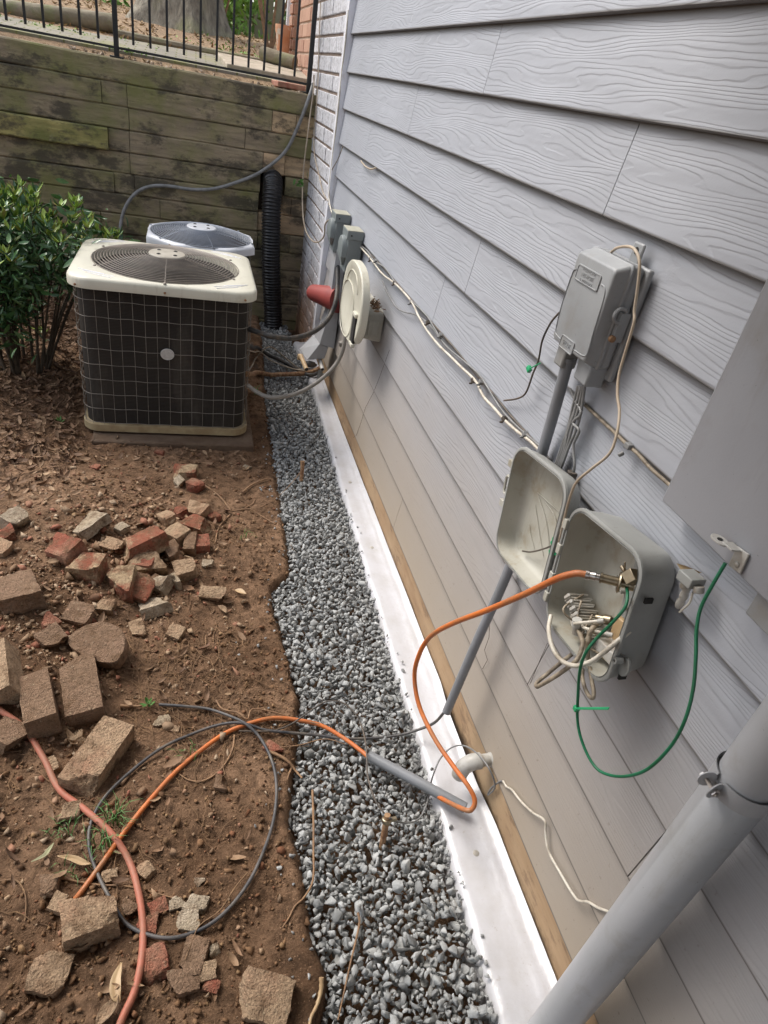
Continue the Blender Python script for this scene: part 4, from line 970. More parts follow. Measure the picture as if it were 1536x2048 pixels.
# conduit down the wall behind the lid
mb = MB(); mb.tube(crv([W(1137, 715, .690), W(1131, 740, .692), W(1107, 828, .700), W(1080, 920, .7045), W(1048, 1040, .7050), W(1015, 1145, .7000), W(955, 1280, .675), W(893, 1424, .645)], 6), .0118, 16, rfun=lambda t, i: .0140 if t < .06 else .0118)
o = obj('grey_conduit', mb, M['grey_pvc'], smooth=60); tag(o, 'long grey conduit running from the network box down past the lid to the membrane', 'conduit')
# coax splitter with fittings
sp0 = thing('coax_coupler', 'nickel ground block joining the orange cable inside the open enclosure', 'coax coupler', W(1245, 1165, .655))
A = W(1172, 1149, .602); B = W(1200, 1155, .618); Cc = W(1236, 1164, .640); D = W(1252, 1168, .650); E_ = W(1272, 1172, .660)
mb = MB(); mb.tube([A, A.lerp(B, .25), A.lerp(B, .26), A.lerp(B, .7), A.lerp(B, .71), B], .0075, 14, rfun=lambda t, i: (.0085, .0085, .0068, .0078, .0060, .0060)[i]); obj('plug', mb, M['metal'], sp0)
mb = MB(); mb.tube([B, B.lerp(Cc, .12), B.lerp(Cc, .13), Cc], .0075, 14, rfun=lambda t, i: (.0088, .0088, .0074, .0074)[i]); obj('barrel', mb, M['brass'], sp0)
mb = MB(); dr = (D-Cc).normalized(); mb.lathe(Cc, dr, [(.016, 0), (.017, .002), (.016, .004), (.007, .004), (.007, .016), (.009, .016), (.009, .024), (.006, .024)], 18); obj('flange', mb, M['brass'], sp0)
mb = MB(); mb.box(Cc+Vector((.010, -.012, .020)), (.022, .020, .018), Euler((.4, .3, .2)).to_matrix()); mb.tube([Cc+Vector((.0, -.004, .02)), Cc+Vector((-.004, .0, .04))], .0016, 6); mb.tube([Cc+Vector((.012, -.02, .012)), Cc+Vector((.004, .012, .022))], .0035, 8); obj('ground_clamp', mb, M['brass'], sp0, bevel=.002)
mb = MB(); mb.tube([E_, E_+(E_-D).normalized()*.018], .0068, 12); obj('nut', mb, M['metal'], sp0)
def px_path(L, sc_, ox, oy, xs_):
    n = len(L); out = []
    for i, (a, b) in enumerate(L):
        x = float(np.interp(i, np.linspace(0, n-1, len(xs_)), xs_)); out.append(W(ox+a/sc_, oy+b/sc_, x))
    return out
# cables around the enclosure; zoom frame 1090,1120 scale 6.678
wcable('white_coax', px_path([(1185, 330), (1240, 380), (1275, 470), (1290, 560)], 6.678, 1090, 1120, [.668, .700]), .0042, M['white_cable'], 'short white coax leaving the coupler into the enclosure corner')
wcable('white_coax', px_path([(1180, 900), (1090, 985), (960, 1090), (830, 1200), (640, 1340), (480, 1405), (350, 1405), (220, 1340), (120, 1210), (65, 1050), (50, 900), (80, 740)], 6.678, 1090, 1120, [.670, .64, .615, .60, .612, .640]), .0040, M['white_cable'], 'white coax looping out over the lower rim of the enclosure')
wcable('white_coax', px_path([(760, 800), (690, 850), (630, 920), (590, 1010), (570, 1120), (565, 1260), (575, 1330)], 6.678, 1090, 1120, [.70, .66, .655, .66]), .0045, M['dirty_cable'], 'mud spotted white coax hooked over inside the enclosure')
mb = MB(); p = W(1090+790/6.678, 1120+790/6.678, .706); mb.lathe(p, (-.5, .6, -.3), [(.009, -.012), (.009, .0), (.0065, .001), (.0065, .014)], 12); o = obj('coax_plug', mb, M['brass']); tag(o, 'dull brass coax plug screwed to the back panel of the enclosure', 'coax plug')
wcable('loop_coax', px_path([(425, 900), (470, 1000), (500, 1100), (480, 1220), (420, 1340), (300, 1440), (130, 1560), (-40, 1660), (-110, 1690), (-100, 1630), (20, 1530), (200, 1380), (380, 1240), (440, 1170)], 6.678, 1090, 1120, [.66, .64, .62, .60, .60, .64, .68]), .0040, M['dirty_cable'], 'dirty tan coax looping down below the left of the enclosure')
wcable('loop_coax', px_path([(510, 1420), (500, 1560), (530, 1700), (590, 1820), (640, 1840), (650, 1760), (630, 1640), (610, 1520), (600, 1430)], 6.678, 1090, 1120, [.655, .64, .65]), .0036, M['dirty_cable'], 'short dirty coax loop hanging under the bottom of the enclosure')
mb = MB(); p = W(1090+425/6.678, 1120+880/6.678, .656); mb.lathe(p, (-.2, .2, 1), [(.008, -.016), (.008, 0), (.0095, .001), (.0085, .014)], 12); o = obj('coax_plug', mb, M['pale_pvc']); tag(o, 'white capped coax plug on the row of clamps in the enclosure', 'coax plug')
wcable('green_ground_wire', [W(a, b, x) for a, b, x in [(1253, 1173, .650), (1255, 1190, .640), (1250, 1215, .63), (1225, 1245, .62), (1195, 1275, .61), (1172, 1305, .60), (1160, 1340, .605), (1156, 1390, .62), (1155, 1440, .63), (1163, 1480, .635), (1182, 1522, .64), (1205, 1545, .645), (1245, 1553, .65), (1292, 1540, .65), (1338, 1497, .65), (1368, 1445, .65), (1386, 1380, .655), (1392, 1310, .66), (1393, 1262, .665), (1402, 1215, .67), (1428, 1165, .675), (1451, 1126, .680)]], .0026, M['green'], 'green ground wire looping from the enclosure to the bracket on the grey panel', 'wire')
p = W(1153, 1417, .625); q = W(1218, 1417, .610); mb = MB(); mb.loft([[c_+Vector((-.0009, 0, s_*.0034)) for s_ in (-1, 1)]+[c_+Vector((.0009, 0, s_*.0034)) for s_ in (1, -1)] for c_ in (p, p.lerp(q, .5), q)]); mb.box(p, (.009, .009, .009)); o = obj('green_zip_tie', mb, M['green_tie'], bevel=.0008); tag(o, 'green zip tie sticking out of the green ground wire', 'zip tie')

# orange cable, pieces of conduit
ob = [(1172, 1149, .602), (1150, 1147, .59), (1112, 1158, .575), (1050, 1188, .56), (975, 1220, .55), (905, 1247, .54), (862, 1272, .535), (840, 1305, .53), (829, 1350, .535), (838, 1410, .545), (868, 1475, .565), (905, 1530, .59), (935, 1570, .61), (949, 1598, .622), (945, 1617, .618), (928, 1619, .603)]
pts = [W(a, b, x) for a, b, x in ob]
pts += [G(870, 1590, .030), G(800, 1550, .028), G(745, 1520, .026), G(725, 1504, .022), G(690, 1478, .018), G(645, 1452, .018), G(600, 1441, .022), GP(550, 1436, .014), GP(500, 1446, .012), GP(450, 1467, .010), GP(400, 1502, .010), GP(350, 1545, .009), GP(300, 1600, .009), GP(250, 1662, .009), GP(205, 1726, .009), GP(165, 1780, .006), GP(140, 1812, -.01)]
wcable('orange_cable', pts, .0057, M['orange'], 'long bright orange cable running from the open enclosure down across the gravel and soil', n=6, seg=10)
mb = MB(); a = G(737, 1511, .026); b = G(931, 1616, .046); mb.tube([a, a.lerp(b, .5)+Vector((0, 0, .001)), b], .0135, 20, caps=False); mb.tube([b, a], .0118, 20, caps=False); o = obj('conduit_sleeve', mb, M['grey_pvc'], smooth=60); tag(o, 'short grey conduit sleeve around the orange cable on the gravel', 'conduit')
pts = [GP(-40, 1385, .009), GP(0, 1420, .009), GP(48, 1456, .009), GP(88, 1518, .010), GP(118, 1578, .010), GP(168, 1618, .010), GP(222, 1666, .010), GP(258, 1722, .010), GP(277, 1785, .010), GP(286, 1855, .011), GP(282, 1925, .011), GP(268, 1985, .011), GP(245, 2035, .011), GP(225, 2090, .011)]
wcable('salmon_hose', pts, .0070, M['salmon'], 'thick faded salmon orange hose curving across the soil at lower left', 'hose', 8, seg=12)
# black coax: out of the conduit, across the gravel and round the loop on the soil
pts = [W(889, 1424, .645), G(868, 1446, .09), G(835, 1460, .045), G(800, 1470, .022), G(750, 1476, .012), G(690, 1477, .012), G(630, 1470, .012), GP(580, 1465, .012), GP(530, 1460, .014), GP(480, 1445, .018), GP(430, 1452, .016), GP(380, 1470, .014), GP(325, 1495, .012), GP(265, 1540, .01), GP(213, 1590, .008), GP(184, 1640, .007), GP(178, 1690, .007), GP(194, 1745, .008), GP(222, 1800, .010), GP(250, 1845, .012), GP(292, 1868, .012), GP(340, 1876, .010), GP(390, 1864, .010), GP(432, 1840, .010), GP(470, 1803, .010), GP(503, 1755, .010), GP(530, 1695, .010), GP(548, 1635, .010), GP(553, 1575, .012), GP(545, 1525, .014), GP(523, 1480, .018), GP(495, 1450, .022), GP(460, 1432, .016), GP(415, 1418, .012), GP(365, 1412, .010), GP(318, 1409, .008)]
wcable('black_coil_cable', pts, .0039, M['coil_cable'], 'weathered black cable coiled in a wide loop on the soil', seg=10)
wcable('brown_ground_wire', [GP(478, 1462, .02), GP(540, 1462, .015), G(580, 1450, .03), G(620, 1422, .05), G(655, 1402, .07), G(690, 1408, .07), G(718, 1440, .06), G(732, 1490, .05), G(735, 1550, .04), G(750, 1600, .05), G(768, 1626, .085)], .0022, M['dark_cable'], 'thin brown wire arching over the gravel to the copper stub', 'wire')
wcable('grey_ground_wire', [G(778, 1635, .085), G(805, 1646, .03), G(835, 1640, .012), G(852, 1612, .012), G(860, 1575, .015)] + [W(868, 1545, .60), W(882, 1515, .625), W(905, 1494, .66), W(930, 1492, .68), W(955, 1508, .69), W(978, 1537, .70), W(990, 1572, .72), W(976, 1590, .722), W(982, 1577, .722), W(998, 1564, .722), W(1006, 1562, .722)], .0022, M['grey_cable'], 'thin grey wire arching from the copper stub up to the pipe elbow', 'wire')
wcable('white_wire', [W(a, b, .7215) for a, b in [(1006, 1562), (1013, 1573), (1024, 1580), (1043, 1604), (1065, 1625), (1089, 1641), (1091, 1665), (1097, 1702), (1116, 1738), (1149, 1793), (1163, 1803), (1176, 1804), (1195, 1815), (1216, 1823), (1290, 1850)]], .0027, M['white_cable'], 'thin white wire kinked across the lowest siding courses to the downspout', 'wire')
# copper / rusty stub in the gravel
t = thing('ground_stub', 'rusty ground rod stub with clamp standing up in the near gravel', 'ground rod', G(764, 1690, 0))
a = G(764, 1692, -.01); b = G(775, 1630, .085); mb = MB(); mb.tube([a, a.lerp(b, .5), b], .0075, 12); obj('rod', mb, M['rust'], t)
mb = MB(); mb.lathe(a.lerp(b, .84), (b-a), [(.0115, -.006), (.013, 0), (.0115, .006)], 14); mb.box(a.lerp(b, .84)+Vector((.016, 0, 0)), (.018, .010, .010)); obj('clamp', mb, M['brass'], t, bevel=.002)
t = thing('wooden_stake', 'small broken stake poking out of the gravel near the middle', 'stake', G(603, 958, 0)); a = G(602, 962, -.01); b = G(605, 922, .075); mb = MB(); mb.tube([a, a.lerp(b, .5)+Vector((.002, 0, 0)), b], .008, 7, rfun=lambda t, i: (.009, .008, .010)[i]); obj('stake_body', mb, M['rust'], t)

# cables from the network box
for k in range(5):
    o_ = (k-2)*4; wcable('bundle_cable', [W(1163+o_*.8, 772, .700), W(1152+o_+3*math.sin(k*2.1), 820, .706), W(1140+o_+4*math.sin(k*1.7+1), 860, .708), W(1130+o_*.9, 895, .709), W(1116+o_*.8, 935, .710), W(1106+o_*.7, 960, .712)], .0030, M['grey_cable'], ('leftmost', 'second from left', 'middle', 'second from right', 'rightmost')[k]+' grey cable of the bundle hanging below the network box', group='cables bundled below the network box')
wcable('twisted_cable', [W(1140, 778, .7), W(1150, 800, .705), (W(1162, 826, .704)), W(1146, 845, .702), W(1158, 862, .704), W(1147, 890, .706), W(1149, 930, .708), W(1146, 950, .71)], .0028, M['grey_cable'], 'loose grey cable twisting round the bundle below the network box')
mb = MB(); mb.box(W(1143, 950, .71), (.014, .018, .014)); mb.tube([W(1136, 945, .70), W(1152, 948, .69)], .002, 6); o = obj('cable_staple', mb, M['dark_cable'], bevel=.002); tag(o, 'black cable staple behind the top right corner of the open lid', 'cable clip')
wcable('beige_wire', [W(a, b, x) for a, b, x in [(1222, 505, .70), (1234, 496, .69), (1255, 493, .68), (1270, 500, .675), (1279, 525, .672), (1276, 570, .675), (1269, 620, .68), (1268, 645, .68), (1252, 700, .68), (1238, 750, .68), (1235, 790, .675), (1239, 825, .67), (1233, 870, .66), (1218, 908, .65), (1180, 940, .635), (1152, 966, .63), (1137, 1005, .635), (1126, 1050, .645), (1118, 1085, .65)]], .0025, M['beige_cable'], 'long thin beige wire hanging from the top of the network box into the open lid', 'wire')
wcable('cut_wire', [W(1118, 1085, .65), W(1100, 1093, .66), W(1080, 1100, .668), W(1060, 1104, .672), W(1045, 1102, .674)], .0018, M['dark_cable'], 'short dark wire end inside the open lid', 'wire')
def knot(p, label):
    mb = MB(); mb.box(p, (.006, .015, .013), Euler((.5, 0, 0)).to_matrix()); mb.box(p+Vector((-.004, -.010, -.012)), (.0015, .014, .020), Euler((.7, .3, 0)).to_matrix()); mb.box(p+Vector((0, .004, .008)), (.006, .008, .006)); o = obj('green_tape_knot', mb, M['green_tie'], bevel=.001); tag(o, label, 'tie')
knot(W(1108, 1088, .652), 'green tie knotted on the beige wire inside the open lid')
wcable('dark_wire', [W(a, b, x) for a, b, x in [(1119, 625, .69), (1102, 645, .69), (1085, 680, .70), (1077, 720, .705), (1066, 747, .705), (1052, 785, .71), (1035, 797, .712), (1008, 801, .715)]], .0022, M['dark_cable'], 'thin dark wire hanging from the left of the network box', 'wire')
p = W(1058, 738, .704); mb = MB(); mb.box(p, (.008, .014, .010), Euler((.5, 0, 0)).to_matrix()); a, b = p, W(1081, 726, .70); mb.tube([a, a.lerp(b, .5), b], .0016, 6); o = obj('green_zip_tie', mb, M['green_tie'], bevel=.001); tag(o, 'small green zip tie on the dark wire left of the network box', 'zip tie')
wcable('wall_cable', [W(a, b, .7215) for a, b in [(1170, 810), (1200, 838), (1228, 864), (1257, 892), (1276, 908), (1296, 931), (1316, 950), (1342, 972)]], .0032, M['dirty_cable'], 'tan cable stapled under a siding lap from the network box to the grey panel')
p = W(1257, 892, .718); mb = MB(); mb.box(p, (.010, .014, .010)); mb.lathe(p+Vector((-.004, 0, -.014)), (-1, 0, -.6), [(.004, 0), (.004, .008), (.002, .010)], 10); o = obj('cable_clip', mb, M['grey_cable'], bevel=.002); tag(o, 'metal cable clip on the tan cable left of the grey panel', 'cable clip')
# cables along the siding from the disconnects to the lid
wcable('white_wall_cable', [W(a, b, .716) for a, b in [(712, 484), (740, 516), (764, 547), (792, 569), (822, 602), (838, 634), (857, 665), (879, 692), (899, 711), (921, 733), (951, 762), (967, 793), (989, 817), (1009, 840), (1036, 864), (1060, 882), (1078, 900), (1095, 918)]], .0036, M['white_cable'], 'thick white cable sagging along the siding from the switch boxes to the open lid')
wcable('thin_wall_cable', [W(a, b, .720) for a, b in [(716, 484), (740, 508), (775, 545), (815, 590), (855, 635), (900, 686), (935, 728), (965, 763), (990, 792), (1020, 830), (1050, 863), (1075, 890), (1092, 908)]], .0026, M['dark_cable'], 'thin dark cable drawn tight along the siding above the white one')
wcable('thin_wall_cable', [W(a, b, .717) for a, b in [(716, 488), (735, 502), (748, 522), (770, 536), (800, 578), (850, 628), (868, 655), (890, 690), (925, 720), (960, 752), (990, 800), (1010, 828), (1040, 858), (1080, 893)]], .0024, M['grey_cable'], 'thin grey cable weaving round the dark one on the siding')
wcable('drooping_cable', [W(a, b, .719) for a, b in [(765, 562), (772, 580), (782, 598), (792, 614), (806, 623), (830, 629), (848, 640), (866, 658), (880, 678), (900, 700)]], .0026, M['grey_cable'], 'grey cable drooping below the white cable between two clips')
k = 0
for (a, b) in [(741, 519), (752, 521), (789, 566), (822, 604), (856, 645), (882, 670), (947, 761), (962, 764), (1009, 838), (1050, 868)]:
    p = W(a, b, .716); mb = MB(); mb.box(p, (.012, .012, .010), Euler((.6, 0, 0)).to_matrix()); mb.lathe(p+Vector((-.002, 0, -.008)), (-1, 0, 0), [(.003, 0), (.003, .007), (.0015, .009)], 8); o = obj('cable_clip', mb, M['grey_cable'] if k % 2 else M['dark_cable'], bevel=.0015)
    tag(o, 'small cable clip on the white wall cable, '+('first', 'second', 'third', 'fourth', 'fifth', 'sixth', 'seventh', 'eighth', 'ninth', 'tenth')[k]+' counting from the switches', 'cable clip', 'clips along the white wall cable'); k += 1
# brown scar where old pipe left at lap: beige loop near corner
wcable('buried_cable', [W(a, b, .722) for a, b in [(722, 322), (730, 332), (741, 338), (752, 336)]], .0035, M['beige_cable'], 'short beige cable loop showing under a siding lap near the corner trim')

# grey panel and bracket
pn = thing('electrical_panel', 'large flat grey electrical panel at the right edge', 'electrical panel', (.70, .40, 1.2))
mb = MB(); mb.box((.7085, .245, 1.62), (.033, .91, 1.154)); obj('panel_body', mb, M['paint_grey'], pn, bevel=.003)
mb = MB(); mb.box((.715, .46, 1.022), (.018, .07, .045)); obj('hub', mb, M['grey_plastic'], pn, bevel=.002)
t = thing('ground_bracket', 'white angle bracket with screw on the bottom edge of the grey panel', 'bracket', W(1465, 1115, .69))
pa = W(1478, 1120, .689); mb = MB(); mb.box(pa, (.003, .022, .030), Euler((-.12, 0, 0)).to_matrix()); obj('plate', mb, M['pale_pvc'], t, bevel=.001)
mb = MB(); mb.box(pa+Vector((-.009, .012, .013)), (.019, .020, .0025), Euler((0, .1, 0)).to_matrix()); mb.loft([[pa+Vector((-.018+.010*math.cos(a), .026+.014*math.sin(a), .012+h)) for a in np.linspace(0, 2*PI, 19)[:-1]] for h in (0, .0025)]); obj('lug', mb, M['pale_pvc'], t, bevel=.0006)
mb = MB(); mb.lathe(pa+Vector((-.0015, -.002, -.006)), (-1, 0, 0), [(.0042, 0), (.0042, .0012), (.0025, .0028), (.001, .003)], 14); obj('screw', mb, M['pale_pvc'], t)
mb = MB(); mb.lathe(pa+Vector((-.018, .026, .0145)), (0, 0, 1), [(.004, 0), (.004, .0006)], 14); obj('hole', mb, M['dark_in'], t)
# ground block
pc = W(1382, 1158, .695); t = thing('ground_block', 'small painted coax ground block between the enclosure and the green wire', 'ground block', pc)
mb = MB(); mb.box(pc, (.026, .030, .016), Euler((-.1, 0, 0)).to_matrix()); obj('block', mb, M['box_out'], t, bevel=.0015)
for dy, dz in ((-.020, -.002), (.004, -.014)):
    mb = MB(); mb.lathe(pc+Vector((.0, dy, dz)), (0, -.5, -1), [(.0075, -.004), (.008, .004), (.0065, .006)], 12); obj('screw', mb, M['pale_pvc'], t)
mb = MB(); a = pc+Vector((.0, .0, -.014)); mb.tube(crv([a, a+Vector((.004, .0, -.02)), a+Vector((.010, .005, -.045))], 4), .0065, 12, rfun=lambda t, i: .0058+.0012*math.sin(i*2.2)); obj('wire_sleeve', mb, M['pale_pvc'], t)
mb = MB(); mb.tube(crv([a+Vector((0, -.014, 0)), a+Vector((.004, -.014, -.02)), a+Vector((.010, -.002, -.05))], 5), .0018, 6); obj('pigtail', mb, M['white_cable'], t)
mb = MB(); p = W(1372, 1137, .712); mb.add([p+Vector(v) for v in ((0, .02, -.006), (-.006, 0, .006), (.004, -.024, .012), (.002, -.004, -.012))], [(0, 1, 2), (0, 2, 3)]); mb.add([p+Vector(v)+Vector((.0008, 0, 0)) for v in ((0, .02, -.006), (-.006, 0, .006), (.004, -.024, .012), (.002, -.004, -.012))], [(2, 1, 0), (3, 2, 0)]); o = obj('dry_leaf', mb, M['tan_pipe'], smooth=0); tag(o, 'orange brown dry leaf caught behind the right side of the enclosure', 'leaf')
# downspout
dsp = thing('downspout', 'thick round pale grey downspout crossing the lower right corner', 'downspout', (.665, .345, 0))
dx, dy = .668, .347
mb = MB(); mb.tube([(dx, dy+.0, 3.3), (dx, dy, 1.5), (dx, dy, .815)], .0345, 40); obj('upper_pipe', mb, M['spout_paint'], dsp, 60)
mb = MB(); mb.tube([(dx, dy, .850), (dx, dy, .8495), (dx-.001, dy+.001, .40), (dx-.002, dy+.002, .02)], .037, 40, rfun=lambda t, i: (.0365, .0372, .0362, .0355)[i]); obj('lower_pipe', mb, M['spout_paint'], dsp, 60)
mb = MB(); band = []
for zz in (.835, .862): band.append([Vector((dx+.0388*math.cos(a), dy+.0388*math.sin(a), zz)) for a in np.linspace(R(185), R(185+340), 44)])
mb.loft(band, False, False, False); band2 = [[p+Vector(((p.x-dx)*-.03, (p.y-dy)*-.03, 0)) for p in r_] for r_ in band]; mb.loft([list(reversed(r_)) for r_ in band2], False, False, False); obj('strap', mb, M['spout_paint'], dsp, 60)
for aa in (185, 165):
    a = R(aa+(0 if aa == 185 else 0)); d = Vector((math.cos(a), math.sin(a), 0)); n_ = Vector((-d.y, d.x, 0)); c = Vector((dx, dy, .8485))+d*.048
    mb = MB(); mb.loft([[c+d*(.012*math.cos(b))+Vector((0, 0, .0135*math.sin(b)))+n_*k_ for b in np.linspace(0, 2*PI, 17)[:-1]] for k_ in (-.0008, .0008)]); obj('strap_ear', mb, M['spout_paint'], dsp)
a = R(175); d = Vector((math.cos(a), math.sin(a), 0)); n_ = Vector((-d.y, d.x, 0)); c = Vector((dx, dy, .8485))+d*.049; mb = MB(); mb.tube([c-n_*.012, c+n_*.016], .0028, 8); mb.lathe(c+n_*.010, n_, [(.006, 0), (.006, .004)], 6); mb.lathe(c-n_*.012, -n_, [(.006, 0), (.006, .003)], 6); obj('strap_bolt', mb, M['metal'], dsp)
mb = MB(); mb.box((dx+.045, dy, .8485), (.03, .012, .022)); obj('wall_tie', mb, M['spout_paint'], dsp)

# PVC elbow
mb = MB(); a = W(986, 1518, .734); pts = [a, a+Vector((-.030, .0, -.001)), a+Vector((-.055, .002, -.006)), a+Vector((-.070, .004, -.022)), a+Vector((-.074, .006, -.042)), a+Vector((-.075, .007, -.062))]
mb.tube(crv(pts, 6), .0135, 22, rfun=lambda t, i: .0155 if t < .22 else .0205); o = obj('pipe_elbow', mb, M['pale_pvc'], smooth=45); tag(o, 'pale plastic pipe elbow coming out of the skirt board', 'pipe elbow')
mb = MB(); mb.lathe(a+Vector((-.006, 0, 0)), (-1, 0, 0), [(.022, -.006), (.020, .002), (.015, .005)], 16); 
for v in mb.v: v += Vector((0, .003*noise.noise(v*200), .003*noise.noise(v*150)))
o = obj('caulk_ring', mb, M['pale_pvc']); tag(o, 'rough caulk ring where the pipe elbow leaves the wall', 'caulk')

# ------------------------------------------------------------------ disconnect switches
def disconnect(label, y0, y1, z0, z1):
    t = thing('disconnect_switch', label, 'electrical switch', (WX, (y0+y1)/2, (z0+z1)/2), 'grey disconnect boxes on the siding near the corner')
    yc, zc = (y0+y1)/2, (z0+z1)/2
    mb = MB(); mb.box((.689, yc, zc-.012), (.066, y1-y0-.006, z1-z0-.024), taper=1.0); obj('box_body', mb, M['disc_grey'], t, bevel=.003)
    mb = MB(); mb.box((.686, yc, z1-.014), (.074, y1-y0+.004, .036)); obj('rain_cap', mb, M['disc_grey'], t, bevel=.002)
    mb = MB(); mb.box((.686, yc, z1+.0055), (.072, y1-y0+.002, .003)); obj('cap_top', mb, M['disc_top'], t, bevel=.001)
    # bulged front door
    rg = []
    for k, ins in enumerate((0, .0, .006, .018)):
        x = (.656, .640, .634, .632)[k]; P = []
        for i in range(17):
            a = PI*i/16; P.append(Vector((x, yc+(y1-y0)/2*.92*(1-ins*8)*math.cos(a), zc+.010+(z1-z0)*.30*(1-ins*8)*math.sin(a))))
        P.append(Vector((x, yc-(y1-y0)/2*.92*(1-ins*8), zc-(z1-z0)*.12))); P.append(Vector((.656-(.656-x)*.35, yc-.012, zc-(z1-z0)*.36))); P.append(Vector((.656-(.656-x)*.35, yc+.012, zc-(z1-z0)*.36))); P.append(Vector((x, yc+(y1-y0)/2*.92*(1-ins*8), zc-(z1-z0)*.12)))
        rg.append(P)
    mb = MB(); mb.loft(rg); obj('bulged_door', mb, M['disc_grey'], t, 35)
    mb = MB(); mb.lathe((.690, yc, z0+.002), (0, 0, -1), [(.016, 0), (.016, .014), (.012, .014)], 14); obj('hub', mb, M['grey_cable'], t)
    mb = MB(); mb.lathe((.668, y0-.0045+.002, z1-.014), (0, -1, 0), [(.0035, 0), (.0035, .002)], 8); obj('screw', mb, M['dark_in'], t)
    return t
disconnect('nearer grey disconnect switch with a bulged door on the siding', 2.975, 3.085, .770, .945)
disconnect('farther grey disconnect switch beside the corner trim', 3.285, 3.395, .785, .955)
wcable('black_whip', [Vector((.69, 3.34, .77)), W(675, 560, .685), W(672, 600, .670), W(660, 632, .64), W(640, 655, .58), W(612, 670, .50), W(578, 677, .41), W(545, 673, .33), W(515, 664, .27), W(490, 655, .22)], .0115, M['black_rubber'], 'black flexible conduit sagging from the farther switch to the condenser', 'conduit', 8, seg=12)
wcable('tan_whip', [Vector((.69, 3.03, .765)), W(695, 630, .682), W(688, 690, .675), W(676, 722, .655), W(652, 750, .60), W(618, 775, .52), W(580, 791, .43), W(542, 795, .34), W(515, 785, .285), W(495, 770, .24)], .0095, M['whip'], 'dusty tan flexible conduit sagging from the nearer switch to the condenser', 'conduit', 8, seg=12)
mb = MB(); q = W(684, 688, .674); mb.lathe(q, (0.1, .1, -1), [(.012, -.012), (.014, -.010), (.014, .006), (.011, .012)], 12); o = obj('whip_fitting', mb, M['whip']); tag(o, 'connector on the tan flexible conduit under the oval cover', 'conduit fitting')
# ribbed grey riser behind
mb = MB(); P = crv([Vector((.700, 3.02, .78)), W(690, 570, .70), W(684, 620, .705), W(682, 650, .71)], 40); mb.tube(P, .010, 12, rfun=lambda t, i: .0100+.0010*math.sin(i*1.6)); o = obj('ribbed_conduit', mb, M['grey_pvc'], smooth=60); tag(o, 'ribbed grey conduit dropping behind the oval cover', 'conduit')

# oval cover and its box
t = thing('wall_box', 'soiled beige box with rounded corners on the siding behind the oval cover', 'wall box', (WX, 2.6, .68))
f = lambda x, i: [Vector((x, q.x, q.y)) for q in rrect(2.625, .697, .152-i, .064-i, .018, 0, 4)]
mb = MB(); mb.loft([f(.7275, 0), f(.700, .002), f(.660, .008), f(.628, .016)]); obj('box_body', mb, M['beige_plastic'], t, 40)
mb = MB(); mb.box((.690, 2.474, .690), (.040, .004, .06)); obj('side_panel', mb, M['beige_plastic'], t, bevel=.002)
items = [((.700+rng.normal()*.012, 2.52+rng.normal()*.035, .765+abs(rng.normal())*.012), rng.uniform(.005, .014), rotm()) for _ in range(90)]
o = scatter('leaf_debris', items, [LEAF, NARROW], M['leaf_litter'], True); tag(o, 'dead leaves and twigs lodged on top of the beige wall box', 'leaf litter', kind='stuff')
t = thing('oval_cover', 'large cream oval cover hanging open in front of the beige wall box', 'cover', (.60, 2.56, .76))
OC = (2.545, .768); OA, OB_ = .188, .152
def oval(x, s, c=OC, a=OA, b=OB_, sx=0):
    out = []
    for k in range(56):
        th_ = 2*PI*k/56; cs, sn = math.cos(th_), math.sin(th_); p_ = 2.35
        out.append(Vector((x, c[0]+(a*s)*math.copysign(abs(cs)**(2/p_), cs), c[1]+(b*s)*math.copysign(abs(sn)**(2/p_), sn))))
    return out
mb = MB(); mb.loft([oval(.634, .97), oval(.631, 1.0), oval(.606, 1.0), oval(.602, .975), oval(.602, .80), oval(.6035, .785)]); obj('cover_plate', mb, M['beige_plastic'] if False else M['ac_cream'], t, 40)
c2 = (2.600, .725)
for s_, r_ in ((.72, .0022),):
    P = oval(.6015, s_, c2, .165, .150); mb = MB(); mb.tube(P+[P[0]], r_, 6, False); obj('raised_ring', mb, M['ac_cream'], t, 60)
P = oval(.6018, .60, (2.555, .80), .175, .14)[2:27]; mb = MB(); mb.tube(P, .0022, 6); obj('raised_arc', mb, M['ac_cream'], t, 60)
mb = MB(); mb.box((.6015, 2.425, .695), (.012, .040, .10)); obj('handle_slot', mb, M['dark_in'], t, bevel=.003)
mb = MB(); mb.box((.600, 2.425, .755), (.016, .048, .016)); mb.box((.600, 2.425, .638), (.016, .048, .016)); mb.box((.596, 2.452, .695), (.008, .012, .12)); obj('latch', mb, M['ac_cream'], t, bevel=.003)
# red faucet cover
t = thing('faucet_cover', 'faded red plastic cone shaped cover sticking out of the wall near the corner', 'faucet cover', (.70, 3.30, .52))
ax0 = W(678, 600, .715); ax1 = W(623, 584, .600); d = (ax1-ax0); L_ = d.length; mb = MB(); mb.lathe(ax0, d, [(.066, 0), (.064, .01), (.042, L_*.92), (.036, L_), (.028, L_), (.028, L_-.02)], 30); obj('cone', mb, M['red_plastic'], t, 40)
mb = MB(); mb.lathe(ax1-d.normalized()*.015, d, [(.027, 0), (.027, .002)], 20); obj('cone_opening', mb, M['dark_in'], t)
mb = MB(); mb.tube(crv([ax1-d.normalized()*.01, ax1+Vector((-.02, .01, .003)), ax1+Vector((-.035, .01, -.02))], 5), .0014, 5); obj('wire_hook', mb, M['metal'], t)

